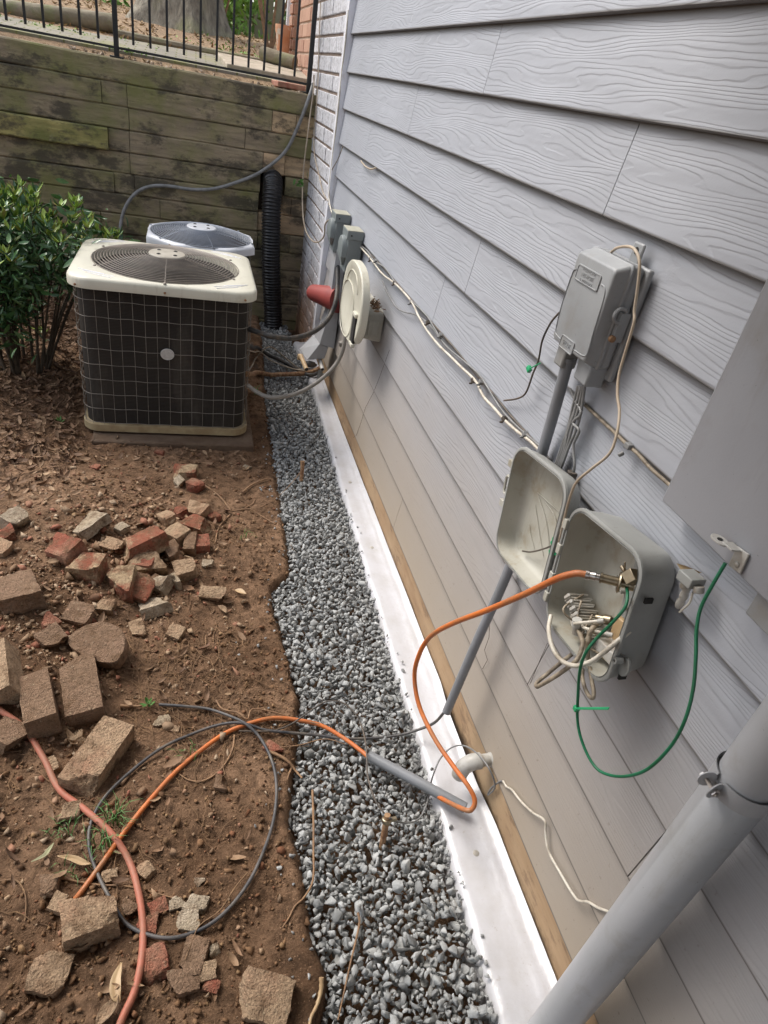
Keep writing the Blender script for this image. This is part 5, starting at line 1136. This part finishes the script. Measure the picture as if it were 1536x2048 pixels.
# line set cover: painted channel down the wall, then slanting out
t = thing('line_set_cover', 'grey sheet metal line cover bending out from the wall above the gravel', 'line cover', (.69, 3.1, .4))
def chan(sections):
    mb = MB(); mb.loft([[Vector(p) for p in s_] for s_ in sections]); return mb
def sec(pa, pb, dep, d_out):
    # pa far edge, pb near edge on the wall; dep outward
    o_ = Vector(d_out)*dep; return [pa, pb, pb+o_, pa+o_]
V3 = lambda *a: Vector(a)
sA = [V3(.722, 3.39, .80), V3(.722, 3.285, .80), V3(.672, 3.285, .80), V3(.672, 3.39, .80)]
sB = [V3(.722, 3.39, .47), V3(.722, 3.285, .47), V3(.668, 3.285, .47), V3(.668, 3.39, .47)]
sC = [V3(.722, 3.41, .30), V3(.722, 3.282, .30), V3(.640, 3.282, .318), V3(.632, 3.41, .318)]
sE = [V3(.700, 3.43, .305), V3(.690, 3.284, .303), V3(.6395, 3.284, .3175), V3(.630, 3.43, .3175)]
sD = [V3(.685, 3.44, .225), V3(.676, 3.286, .240), V3(.586, 3.286, .228), V3(.556, 3.42, .232)]
obj('channel', chan([sA, sB, sC]), M['spout_paint'], t, 0, bevel=.002); obj('kick_out', chan([sE, sD]), M['spout_paint'], t, 0, bevel=.002)
def stub(a, b, r, mat, label, name='pipe_stub'):
    t_ = thing(name, label, 'pipe', a); mb = MB(); mb.tube([a, a.lerp(b, .5), b], r, 16); obj('pipe', mb, mat, t_); mb = MB(); d_ = (b-a).normalized(); mb.lathe(b, d_, [(r*.78, -.001), (r*.78, .0006)], 14); obj('bore', mb, M['dark_in'], t_)
stub(YP(602, 712, 3.34), YP(613, 739, 3.22), .0120, M['tan_pipe'], 'tan pipe stub poking out below the line cover, left one of two')
stub(YP(638, 712, 3.34), YP(645, 739, 3.22), .0105, M['pale_pvc'], 'white pipe stub poking out below the line cover, right one of two')
mb = MB(); mb.lathe(YP(600, 714, 3.35), (1, 0, 0), [(.016, -.012), (.018, 0), (.016, .014)], 16); o = obj('tan_pipe_elbow', mb, M['tan_pipe']); tag(o, 'tan pipe elbow at the tip of the line cover', 'pipe elbow')
mb = MB(); P = [W(664, 748, .735), W(648, 750, .70), W(640, 752, .675)]; mb.tube(P, .010, 14); mb.tube([W(640, 746, .675)+Vector((0, 0, .012)), W(637, 762, .66)-Vector((0, 0, .006))], .0125, 14); o = obj('pipe_tee', mb, M['pale_pvc'], smooth=50); tag(o, 'dirty white pipe tee at the base of the wall behind the tan conduit', 'pipe tee')
# refrigerant lines over the gravel
wcable('refrigerant_line', [W(494, 688, .25), G(515, 700, .05), G(545, 713, .035), G(575, 728, .03), G(600, 742, .03), G(622, 750, .035), G(645, 742, .05)], .011, M['black_rubber'], 'black insulated refrigerant line crossing the gravel at a slant', 'pipe', seg=10)
wcable('refrigerant_line', [W(494, 748, .24), G(515, 749, .035), G(550, 749, .03), G(590, 748, .03), G(622, 744, .035), G(650, 730, .06)], .013, M['rust'], 'soil coloured refrigerant pipe lying straight across the gravel', 'pipe', seg=10)
wcable('control_wire', [W(497, 742, .25), G(510, 722, .08), G(523, 703, .12), G(540, 694, .14), G(557, 704, .11), G(578, 722, .07), G(600, 738, .045), G(618, 742, .04)], .0042, M['dirty_cable'], 'thin tan control wire arching over the refrigerant lines', 'wire')
wcable('control_wire', [W(494, 700, .25), G(520, 708, .045), G(545, 722, .04), G(580, 736, .045), G(612, 742, .05)], .0035, M['beige_cable'], 'beige control wire lying beside the black refrigerant line', 'wire')
V0, F0 = rock(16, .1, (1, .7, .5)); p = G(618, 728, .05); mb = MB(); mb.add([Vector(v*.055)+p for v in V0], [tuple(f) for f in F0]); o = obj('torn_insulation', mb, M['black_rubber'], smooth=60); tag(o, 'torn black pipe insulation under the pipe stubs', 'insulation')

# hose and cables on the timber wall and corner
wcable('grey_hose', [YP(a, b, y) for a, b, y in [(626, 168, 4.64), (619, 192, 4.585), (606, 228, 4.575), (592, 262, 4.575), (574, 298, 4.575), (548, 325, 4.57), (512, 349, 4.575), (472, 365, 4.575), (430, 377, 4.575), (385, 379, 4.575), (335, 372, 4.575), (300, 373, 4.575), (272, 386, 4.57), (252, 412, 4.56), (242, 445, 4.55), (240, 480, 4.50), (241, 530, 4.45)]], .0105, M['grey_cable'], 'grey hose draped down the timber wall to behind the condensers', 'hose', 8, seg=10)
wcable('beige_drop_cable', [YP(628, 150, 4.66)]+[YP(a, b, y) for a, b, y in [(627, 178, 4.60), (621, 225, 4.55), (614, 280, 4.5), (608, 330, 4.5), (605, 380, 4.45), (606, 430, 4.35), (612, 462, 4.2), (624, 481, 4.05), (637, 484, 3.9), (648, 472, 3.75), (650, 450, 3.62), (656, 441, 3.5), (664, 437, 3.42)]], .0042, M['beige_cable'], 'thin beige cable dropping past the corner and looping to the switches')
wcable('thin_brick_wire', [W(a, b, .702) for a, b in [(641, 5), (638, 80), (636, 160), (632, 225), (628, 268), (629, 310), (638, 350), (646, 385), (656, 402)]], .0030, M['beige_cable'], 'thin pale wire running down the painted brick', 'wire')
wcable('trim_wire', [W(a, b, .705) for a, b in [(686, 292), (676, 318), (664, 340), (660, 358), (655, 385), (655, 400), (660, 415)]], .0024, M['dirty_cable'], 'thin wire crossing the white corner trim', 'wire')
wcable('trim_cable', [W(a, b, .702) for a, b in [(697, 20), (690, 90), (683, 150), (676, 220), (668, 290), (661, 350), (658, 392), (662, 420), (668, 434)]], .0038, M['white_cable'], 'white cable running down beside the corner trim to the farther switch')
t = thing('vine_sprig', 'small green sprig of vine hanging on the beige cable at the corner', 'vine', YP(603, 365, 4.43)); o = scatter('foliage', [(tuple(YP(601+rng.normal()*5, 366+rng.normal()*7, 4.42)), rng.uniform(.012, .022), rotm()) for _ in range(9)], [LEAF], M['weed'], True); o.parent = t; o.location = -OFF[t.name]

# ------------------------------------------------------------------ bricks and stones
def brick_pts(L, Wd, H, cuts, seed, rough=.003, q=.0085):
    nx, ny, nz = max(3, int(L/q)), max(3, int(Wd/q)), max(3, int(H/q)); idx = {}; V = []; F = []
    def vid(i, j, k):
        if (i, j, k) not in idx: idx[(i, j, k)] = len(V); V.append(Vector(((i/nx-.5)*L, (j/ny-.5)*Wd, (k/nz-.5)*H)))
        return idx[(i, j, k)]
    for k, s in ((0, 0), (nz, 1)):
        for i in range(nx):
            for j in range(ny): f = [vid(i, j, k), vid(i+1, j, k), vid(i+1, j+1, k), vid(i, j+1, k)]; F.append(tuple(f if s else f[::-1]))
    for j, s in ((0, 1), (ny, 0)):
        for i in range(nx):
            for k in range(nz): f = [vid(i, j, k), vid(i+1, j, k), vid(i+1, j, k+1), vid(i, j, k+1)]; F.append(tuple(f if s else f[::-1]))
    for i, s in ((0, 0), (nx, 1)):
        for j in range(ny):
            for k in range(nz): f = [vid(i, j, k), vid(i, j+1, k), vid(i, j+1, k+1), vid(i, j, k+1)]; F.append(tuple(f if s else f[::-1]))
    rnd = random.Random(seed); planes = []
    for _ in range(cuts):
        a = rnd.choice([0, PI])+rnd.uniform(-.75, .75); el = rnd.uniform(-.5, .5); n = Vector((math.cos(a)*math.cos(el), math.sin(a)*math.cos(el), math.sin(el)))
        planes.append((n, rnd.uniform(.22, .38)*L))
    for _ in range(1+cuts//1):
        n = Vector((rnd.choice([-1, 1]), rnd.choice([-1, 1])*rnd.uniform(.5, 1.3), rnd.choice([-1, 1])*rnd.uniform(.3, 1.3))).normalized(); ext = (abs(n.x)*L+abs(n.y)*Wd+abs(n.z)*H)/2; planes.append((n, ext*rnd.uniform(.70, .88)))
    sd = Vector((seed*3.1, 0, 0)); out = []
    for v in V:
        v = v.copy()
        for n, d in planes:
            dd = d+.012*noise.noise(v*18+sd)*(1 if cuts else .5)+.005*noise.noise(v*50+sd); e = v.dot(n)-dd
            if e > 0: v -= n*e
        # soften edges
        r = .0022; hx, hy, hz = L/2-r, Wd/2-r, H/2-r; cl_ = Vector((max(-hx, min(hx, v.x)), max(-hy, min(hy, v.y)), max(-hz, min(hz, v.z)))); dv = v-cl_
        if dv.length > r: v = cl_+dv.normalized()*r
        v += v.normalized()*(rough*(noise.noise(v*30+sd)+.5*noise.noise(v*90+sd))+.4*rough*noise.noise(v*180+sd)); out.append(v)
    return out, F
BR = [
 # px, py, axis dx, dy, L, W, H, pitch, roll, lift, mat, cuts, label
 (163, 1378, 20, 130, .205, .098, .062, 4, 4, .020, 'b_dusty', 0, 'whole tan brick lying flat beside the half round slab, groove along its left edge'),
 (79, 1408, 22, 130, .185, .080, .075, -5, 6, .012, 'b_dusty', 0, 'long tan brick just left of the grooved flat brick'),
 (196, 1514, 75, -105, .205, .092, .062, 0, 2, .020, 'b_tan', 0, 'whole clean edged brick lying inside the bend of the salmon hose'),
 (178, 1840, -8, -60, .098, .098, .085, 4, 3, .016, 'b_tan', 1, 'chunky half brick where the orange cable ends'),
 (528, 1998, 40, 10, .100, .078, .055, 8, 10, .010, 'b_tan', 1, 'lone half brick near the bottom beside the gravel'),
 (20, 1478, 40, 20, .110, .080, .055, 5, -12, .010, 'b_dusty', 1, 'purplish half brick at the left edge under the hose'),
 (6, 1350, 10, 90, .190, .075, .085, 0, 24, .018, 'b_tan', 0, 'brick on edge cut off by the left edge of the picture'),
 (38, 1196, 35, 90, .170, .125, .080, -8, 5, .020, 'b_dusty', 1, 'big soil covered broken block at the left of the heap'),
 (103, 1277, 30, 25, .078, .065, .040, 14, 6, .008, 'b_dusty', 2, 'soil brown wedge above the long tan brick'),
 (181, 1052, 35, 25, .130, .110, .035, -22, 14, .030, 'b_pale', 2, 'large pale mortar slab tilted at the top of the heap'),
 (127, 1099, 55, 35, .125, .080, .050, -14, 18, .025, 'b_red', 1, 'bright red brick half sloping beside the pale mortar slab'),
 (172, 1138, 40, 6, .105, .082, .068, -4, 2, .025, 'b_mix', 1, 'blocky red and tan half brick in front of the bright red one'),
 (284, 1092, 60, -22, .150, .075, .065, -8, -12, .045, 'b_mix', 1, 'long mortared brick bridging the middle of the heap'),
 (298, 1130, 60, -8, .125, .070, .055, 4, 16, .018, 'b_tan', 1, 'brown brick tucked under the long mortared one'),
 (243, 1170, -15, 45, .105, .080, .068, 10, 8, .018, 'b_mix', 1, 'upright tan and red chunk at the front of the heap'),
 (283, 1177, -30, 40, .110, .070, .058, 10, -18, .014, 'b_mix', 1, 'second upright chunk leaning beside the tan and red one'),
 (324, 1168, -25, 30, .075, .050, .048, 12, 20, .014, 'b_pale', 1, 'small chunk with a whitish face right of the upright chunks'),
 (345, 1165, 10, 20, .055, .045, .038, 0, 10, .010, 'b_pale', 2, 'pale knobbly lump at the front right of the heap'),
 (305, 1216, 45, -10, .110, .070, .038, -6, -22, .012, 'b_pale', 2, 'lilac grey slab with a jagged dark lower edge'),
 (97, 1246, 20, 15, .050, .040, .030, 10, 0, .008, 'b_red', 2, 'small dark red piece above the soil brown wedge'),
 (166, 1235, 45, 10, .100, .070, .045, 0, 8, .004, 'b_dusty', 2, 'half buried soil coloured lump below the blocky half brick'),
 (277, 1263, 15, 40, .078, .040, .022, 4, 6, .004, 'b_tan', 2, 'thin tan slab standing clear in front of the heap'),
 (210, 1214, 30, 4, .055, .042, .032, 0, 10, .006, 'b_tan', 2, 'small tan wedge below the upright chunks'),
 (34, 1040, 40, -25, .100, .070, .060, 0, 10, .018, 'b_pale', 2, 'yellowish mortar lump near the left edge'),
 (10, 1072, 15, 20, .070, .060, .060, 12, 0, .014, 'b_red', 1, 'dark red chunk below the yellowish lump at the left edge'),
 (4, 1100, 30, 10, .080, .060, .050, 0, 12, .010, 'b_tan', 1, 'tan chunk cut off at the left edge under the dark red one'),
 (366, 946, 50, 6, .115, .072, .048, -6, 0, .022, 'b_mix', 1, 'red topped brick with a pale rim, the farthest of the heap'),
 (360, 966, 15, 12, .048, .038, .040, 10, 20, .014, 'b_pale', 1, 'white faced fragment touching the red topped brick'),
 (391, 976, 35, 8, .080, .058, .050, 8, -8, .010, 'b_red', 2, 'all red fragment below the red topped brick'),
 (393, 1021, 50, 25, .105, .058, .040, -12, 18, .028, 'b_tan', 1, 'tan wedge on top of the right end of the heap'),
 (363, 1028, 20, 15, .060, .045, .040, 0, 10, .018, 'b_red', 1, 'red piece left of the tan wedge'),
 (337, 1040, 35, 35, .090, .048, .042, -14, 4, .022, 'b_tan', 2, 'slim tan piece leaning left of the tan wedge'),
 (397, 1053, 50, 20, .110, .062, .052, -4, 14, .022, 'b_mix', 1, 'ragged red brick under the tan wedge'),
 (355, 1072, 30, 20, .085, .065, .060, -6, 10, .022, 'b_tan', 1, 'tan block in the middle right of the heap'),
 (382, 1090, -10, 50, .085, .040, .060, 12, 6, .016, 'b_dusty', 1, 'narrow grey brown piece standing on edge'),
 (404, 1090, 5, 30, .065, .048, .050, 4, 0, .014, 'b_red', 1, 'dull red block at the right end of the heap'),
 (346, 1106, 20, 25, .070, .050, .055, 4, 10, .018, 'b_dusty', 1, 'greyish piece behind the large tan fragment'),
 (369, 1134, 20, 45, .095, .070, .058, 10, 12, .014, 'b_tan', 1, 'large tan fragment at the near right of the heap'),
 (426, 1189, 50, 4, .085, .042, .042, 0, 26, .010, 'b_tan', 1, 'boat shaped tan fragment alone on the bare clay'),
 (409, 1129, 25, 5, .050, .038, .022, 0, 8, .006, 'b_pale', 2, 'small flat pale piece right of the large tan fragment'),
 (346, 1267, 25, 8, .058, .046, .040, 8, 8, .006, 'b_tan', 2, 'pyramid shaped tan stone between heap and clay'),
 (495, 936, 20, 6, .040, .028, .014, 0, 4, .004, 'b_pale', 1, 'pinkish chip on the clay below the condenser'),
 (427, 1034, 15, 15, .060, .040, .032, 0, 10, .010, 'b_red', 2, 'small red piece at the far right of the heap'),
 (278, 1132, 30, 4, .095, .060, .060, 0, 0, .004, 'b_red', 1, 'shadowed red brick at the core of the heap'),
 (222, 1095, 30, 8, .065, .050, .040, 5, 5, .008, 'b_tan', 2, 'small tan lump below the pale mortar slab'),
 (245, 1060, 20, 10, .045, .038, .030, 0, 5, .010, 'b_pale', 2, 'pale crumbly lump right of the pale mortar slab'),
 (92, 1948, 50, 6, .078, .068, .034, 8, 4, .006, 'b_tan', 2, 'craggy tan stone near the lower left corner'),
 (304, 1845, 40, 12, .052, .040, .020, 0, 6, .004, 'b_red', 2, 'reddish shard right of the salmon hose above the black cable'),
 (306, 1928, 6, 40, .062, .056, .022, 2, 4, .004, 'b_red', 1, 'flat smooth red piece right of the salmon hose below the cable loop'),
 (313, 1816, 25, -10, .040, .030, .022, 0, 8, .004, 'b_red', 2, 'small rusty chip left of the cracked pale tile'),
 (354, 1806, 25, -8, .030, .024, .014, 0, 2, .005, 'b_pale', 1, 'smallest corner piece of the cracked pale tile'),
 (391, 1809, 25, 4, .048, .032, .015, 0, 2, .005, 'b_pale', 1, 'upper piece of the cracked pale tile'),
 (373, 1842, 35, 2, .056, .038, .016, 0, 2, .005, 'b_pale', 2, 'lower piece of the cracked pale tile'),
 (388, 1915, -12, 40, .066, .046, .022, 0, 6, .005, 'b_dusty', 1, 'flat grey brown stone under the bottom of the cable loop'),
 (366, 1965, 30, -8, .056, .042, .026, 4, 0, .005, 'b_dusty', 2, 'rounded brown stone below the flat grey brown one'),
 (412, 1947, 25, -8, .044, .030, .024, 0, 6, .005, 'b_tan', 2, 'tan pebble stone right of the rounded brown one'),
 (430, 1902, 6, 25, .026, .020, .018, 0, 4, .004, 'b_pale', 2, 'small pinkish chip above the tan pebble stone'),
 (423, 1972, 20, 6, .030, .022, .016, 0, 4, .003, 'b_red', 2, 'small orange brown chip below the tan pebble stone'),
 (160, 1478, 22, 4, .045, .036, .030, 4, 0, .006, 'b_tan', 2, 'small stone between the flat brick and the whole clean edged brick'),
 (104, 1532, 10, 20, .042, .026, .022, 0, 10, .004, 'b_tan', 2, 'thin tan stone left of the salmon hose'),
 (136, 1624, 30, -6, .052, .038, .026, 6, 6, .005, 'b_tan', 2, 'tan stone tucked under the salmon hose by the grass'),
 (95, 1770, 20, 0, .042, .038, .018, 0, 4, .004, 'b_dusty', 2, 'round brown stone above the chunky half brick'),
 (114, 1806, 18, 6, .040, .034, .026, 0, 4, .005, 'b_tan', 2, 'small boxy stone touching the chunky half brick'),
 (322, 1443, 25, -6, .046, .030, .010, 0, 2, .003, 'b_pale', 1, 'pinkish flat shard left of the grey cable end'),
 (342, 1458, 28, 2, .042, .020, .010, 0, 2, .003, 'b_tan', 1, 'slim flat tan shard below the pinkish one'),
 (293, 1742, 15, 15, .038, .026, .018, 0, 6, .004, 'b_tan', 2, 'small tan wedge inside the left of the cable loop'),
 (398, 1767, 15, 0, .022, .018, .012, 0, 2, .003, 'b_pale', 2, 'round pale pebble above the cracked pale tile'),
 (225, 1752, 20, -6, .040, .024, .014, 0, 6, .004, 'b_tan', 2, 'flat tan chip on the orange cable line'),
 (256, 1818, 18, 10, .036, .026, .018, 0, 6, .004, 'b_dusty', 2, 'brown chip between the salmon hose and the black loop'),
 (545, 1500, 20, 15, .050, .030, .018, 0, 6, .005, 'b_red', 1, 'dusky red shard inside the top right of the cable loop'),
 (438, 1568, 18, 4, .044, .034, .028, 0, 6, .005, 'b_dusty', 2, 'soil brown clod stone under the orange cable arc'),
 (320, 905, 15, 4, .045, .030, .014, 0, 2, .004, 'b_red', 1, 'red chip on the soil just below the condenser pad'),
 (189, 935, 15, 4, .040, .030, .020, 0, 2, .004, 'b_red', 1, 'dull red lump on the crest of the soil mound'),
]
gid = 0
for i, (px, py, ax_, ay_, L_, W_, H_, pit, rol, lift, mt, cuts, lab) in enumerate(BR):
    p = GP(px, py, lift*(1 if cuts == 0 else .75)); a = G(px+ax_, py+ay_, p.z)-G(px, py, p.z); yaw = math.atan2(a.y, a.x)
    L_, W_, H_ = (L_*.90, W_*.90, H_*.92) if cuts == 0 or px < 50 else (L_*1.0, W_*1.0, H_*1.0)
    V_, F_ = brick_pts(L_, W_, H_, cuts, i+1, .0022 if cuts == 0 else .0042, .0075 if L_ > .09 else .0055)
    rot = Matrix.Rotation(yaw, 3, 'Z') @ Matrix.Rotation(R(pit), 3, 'Y') @ Matrix.Rotation(R(rol), 3, 'X')
    mb = MB(); mb.add([rot @ v+p for v in V_], F_); nm = 'brick' if cuts == 0 else ('broken_brick' if L_ > .07 else 'stone_fragment')
    o = obj(nm, mb, M[mt], smooth=35, loc=p); tag(o, lab, 'brick' if cuts == 0 else ('broken brick' if L_ > .07 else 'stone'), 'bricks and fragments dug up on the soil')
# half round slab behind the flat brick
p = GP(190, 1303, .03); mb = MB(); rg = []
for dz_, s_ in ((-.02, .97), (-.016, 1), (.014, 1), (.018, .96)):
    rg.append([Vector((.085*s_*math.cos(a), .085*s_*math.sin(a)*(1 if math.sin(a) > 0 else .35), dz_)) for a in np.linspace(0, 2*PI, 41)[:-1]])
rot = Matrix.Rotation(R(-35), 3, 'Z') @ Matrix.Rotation(R(16), 3, 'X')
rg = [[rot @ v+p+Vector((0, 0, .004*noise.noise(v*40))) for v in r_] for r_ in rg]; mb.loft(rg); o = obj('half_round_slab', mb, M['b_dusty'], smooth=40); tag(o, 'half round stone slab leaning behind the whole flat brick', 'stone slab')

# twigs, each a thing
def twig(pts, r, mat, label, lift=.004, gravel=True):
    P = []
    for q in pts: P.append(G(q[0], q[1], q[2]) if len(q) == 3 else GP(q[0], q[1], lift))
    mb = MB(); mb.tube(crv(P, 5), r, 7, rfun=lambda t, i: r*(1-.5*t)*(1+.12*math.sin(i*2.3))); return tag(obj('twig', mb, M[mat], smooth=60), label, 'twig')
twig([(535, 1502), (555, 1510), (575, 1522), (590, 1540, .012), (604, 1556, .012)], .0050, 'stick', 'stout forked root reaching from the cable loop into the gravel', .008)
twig([(585, 1530, .012), (578, 1548), (574, 1560)], .0030, 'stick', 'side fork of the stout root at the gravel edge', .008)
twig([(625, 1580, .03), (627, 1640, .02), (627, 1700, .02), (626, 1760, .016), (608, 1795, .012), (590, 1812), (578, 1835), (565, 1855)], .0030, 'stick', 'long thin reddish twig lying along the left of the gravel')
twig([(716, 1825, .035), (719, 1845, .03), (712, 1880, .02), (700, 1930, .016), (688, 1985, .014), (676, 2040, .014)], .0028, 'stick', 'thin twig with a broken tip in the near gravel')
twig([(643, 1955, .03), (642, 1980, .02), (634, 2010, .016), (622, 2035), (618, 2060)], .0050, 'tan_pipe', 'pale thick root stub at the bottom edge beside the gravel')
twig([(560, 1495), (600, 1490, .012), (650, 1478, .012), (690, 1488, .012)], .0020, 'stick', 'thin root running onto the gravel beside the black cable')
twig([(485, 985), (500, 972), (520, 962), (536, 957)], .0050, 'stick', 'thick tan root at the gravel edge below the condenser', .010)
twig([(402, 965), (430, 985), (446, 1000), (462, 1020), (480, 1020), (500, 1018), (520, 1030), (545, 1045), (560, 1052)], .0032, 'stick', 'long forked root lying from the heap to the gravel edge')
twig([(460, 1030), (442, 1048), (434, 1066), (431, 1085)], .0034, 'stick', 'curved branch of the forked root pointing down')
twig([(490, 1016), (505, 1008), (510, 998)], .0030, 'stick', 'short curved root rising from the forked root')
twig([(603, 930, .07), (600, 945, .05), (575, 975, .02), (548, 1000), (520, 1015)], .0018, 'stick', 'thin straw leaning on the stake by the gravel edge')
twig([(431, 1240), (433, 1255), (427, 1270), (427, 1288)], .0016, 'root', 'short wriggling pale root on the bare clay')
twig([(412, 1270), (410, 1295), (400, 1312), (388, 1330), (385, 1352)], .0016, 'root', 'pale hair root left of the wriggling one')
twig([(437, 1290), (438, 1305), (432, 1322), (415, 1335), (395, 1345), (375, 1390)], .0016, 'root', 'longest pale hair root on the bare clay')
twig([(469, 1470), (466, 1495), (455, 1520), (435, 1545), (405, 1562), (378, 1560), (357, 1547)], .0030, 'stick', 'golden root hooking under the orange cable inside the loop')
twig([(432, 1400), (445, 1418), (475, 1425), (495, 1438), (505, 1418), (550, 1425), (600, 1440, .02), (640, 1448, .03)], .0024, 'stick', 'golden root weaving over the orange cable at its crest', .012)
twig([(240, 1412), (265, 1413), (285, 1412)], .0050, 'stick', 'knobbly brown root end beside the grey cable end', .008)
twig([(110, 1752), (150, 1762), (200, 1770), (250, 1772), (300, 1783), (345, 1795), (365, 1795)], .0024, 'stick', 'long thin root crossing under the salmon hose')
twig([(0, 1762), (30, 1760), (45, 1775), (52, 1800), (50, 1840)], .0022, 'root', 'bent pale root at the left edge of the picture')
twig([(112, 985), (90, 1000), (70, 1010)], .0024, 'stick', 'short twig in the litter above the mound')
twig([(495, 1745), (470, 1775), (440, 1820), (400, 1850), (385, 1880), (370, 1920)], .0014, 'root', 'long hair root crossing the bottom of the cable loop', .014)
# curled dead leaves big enough to tell apart
def bigleaf(pts, wd, mat, label, lift=.012):
    P = crv([GP(a, b, lift) for a, b in pts], 6); n = len(P); mb = MB(); vs = []
    for i, q in enumerate(P):
        t_ = (P[min(i+1, n-1)]-P[max(i-1, 0)]).normalized(); s_ = Vector((-t_.y, t_.x, 0)).normalized(); ww = wd*math.sin(PI*min(.98, max(.03, i/(n-1))))**.7; up = Vector((0, 0, .5*ww)); vs += [q-s_*ww+up, q-s_*ww*.4, q, q+s_*ww*.5, q+s_*ww+up*1.4]
    fs = [(i*5+j, i*5+j+1, (i+1)*5+j+1, (i+1)*5+j) for i in range(n-1) for j in range(4)]
    mb.add(vs, fs); o = obj('dead_leaf', mb, mat, smooth=60); so_ = o.modifiers.new('thickness', 'SOLIDIFY'); so_.thickness = .0006; tag(o, label, 'leaf')
bigleaf([(243, 1925), (232, 1960), (232, 1990), (240, 2005)], .010, M['tan_pipe'], 'curled tan dead leaf left of the salmon hose near the bottom')
bigleaf([(236, 1990), (222, 2015), (205, 2035), (192, 2052)], .012, M['b_tan'], 'long brown dead leaf curling toward the bottom edge')
bigleaf([(108, 1685), (98, 1700), (88, 1712), (62, 1724)], .005, pm('pale_dry_leaf', (.33, .33, .19), (.26, .25, .14), 30, .6, .1), 'pale greenish dry leaf on the soil at the lower left')
bigleaf([(115, 1712), (145, 1718), (165, 1726), (182, 1728)], .007, M['tan_pipe'], 'rust brown pointed leaf beside the black loop')
bigleaf([(243, 1665), (252, 1655), (262, 1650)], .005, M['tan_pipe'], 'small pale leaf stuck on the orange cable')
bigleaf([(470, 1180), (480, 1184), (492, 1188)], .010, M['tan_pipe'], 'orange tan leaf lying on the bare clay')
bigleaf([(436, 1212), (446, 1218), (452, 1226)], .009, M['b_tan'], 'dull brown leaf just below the boat shaped fragment')
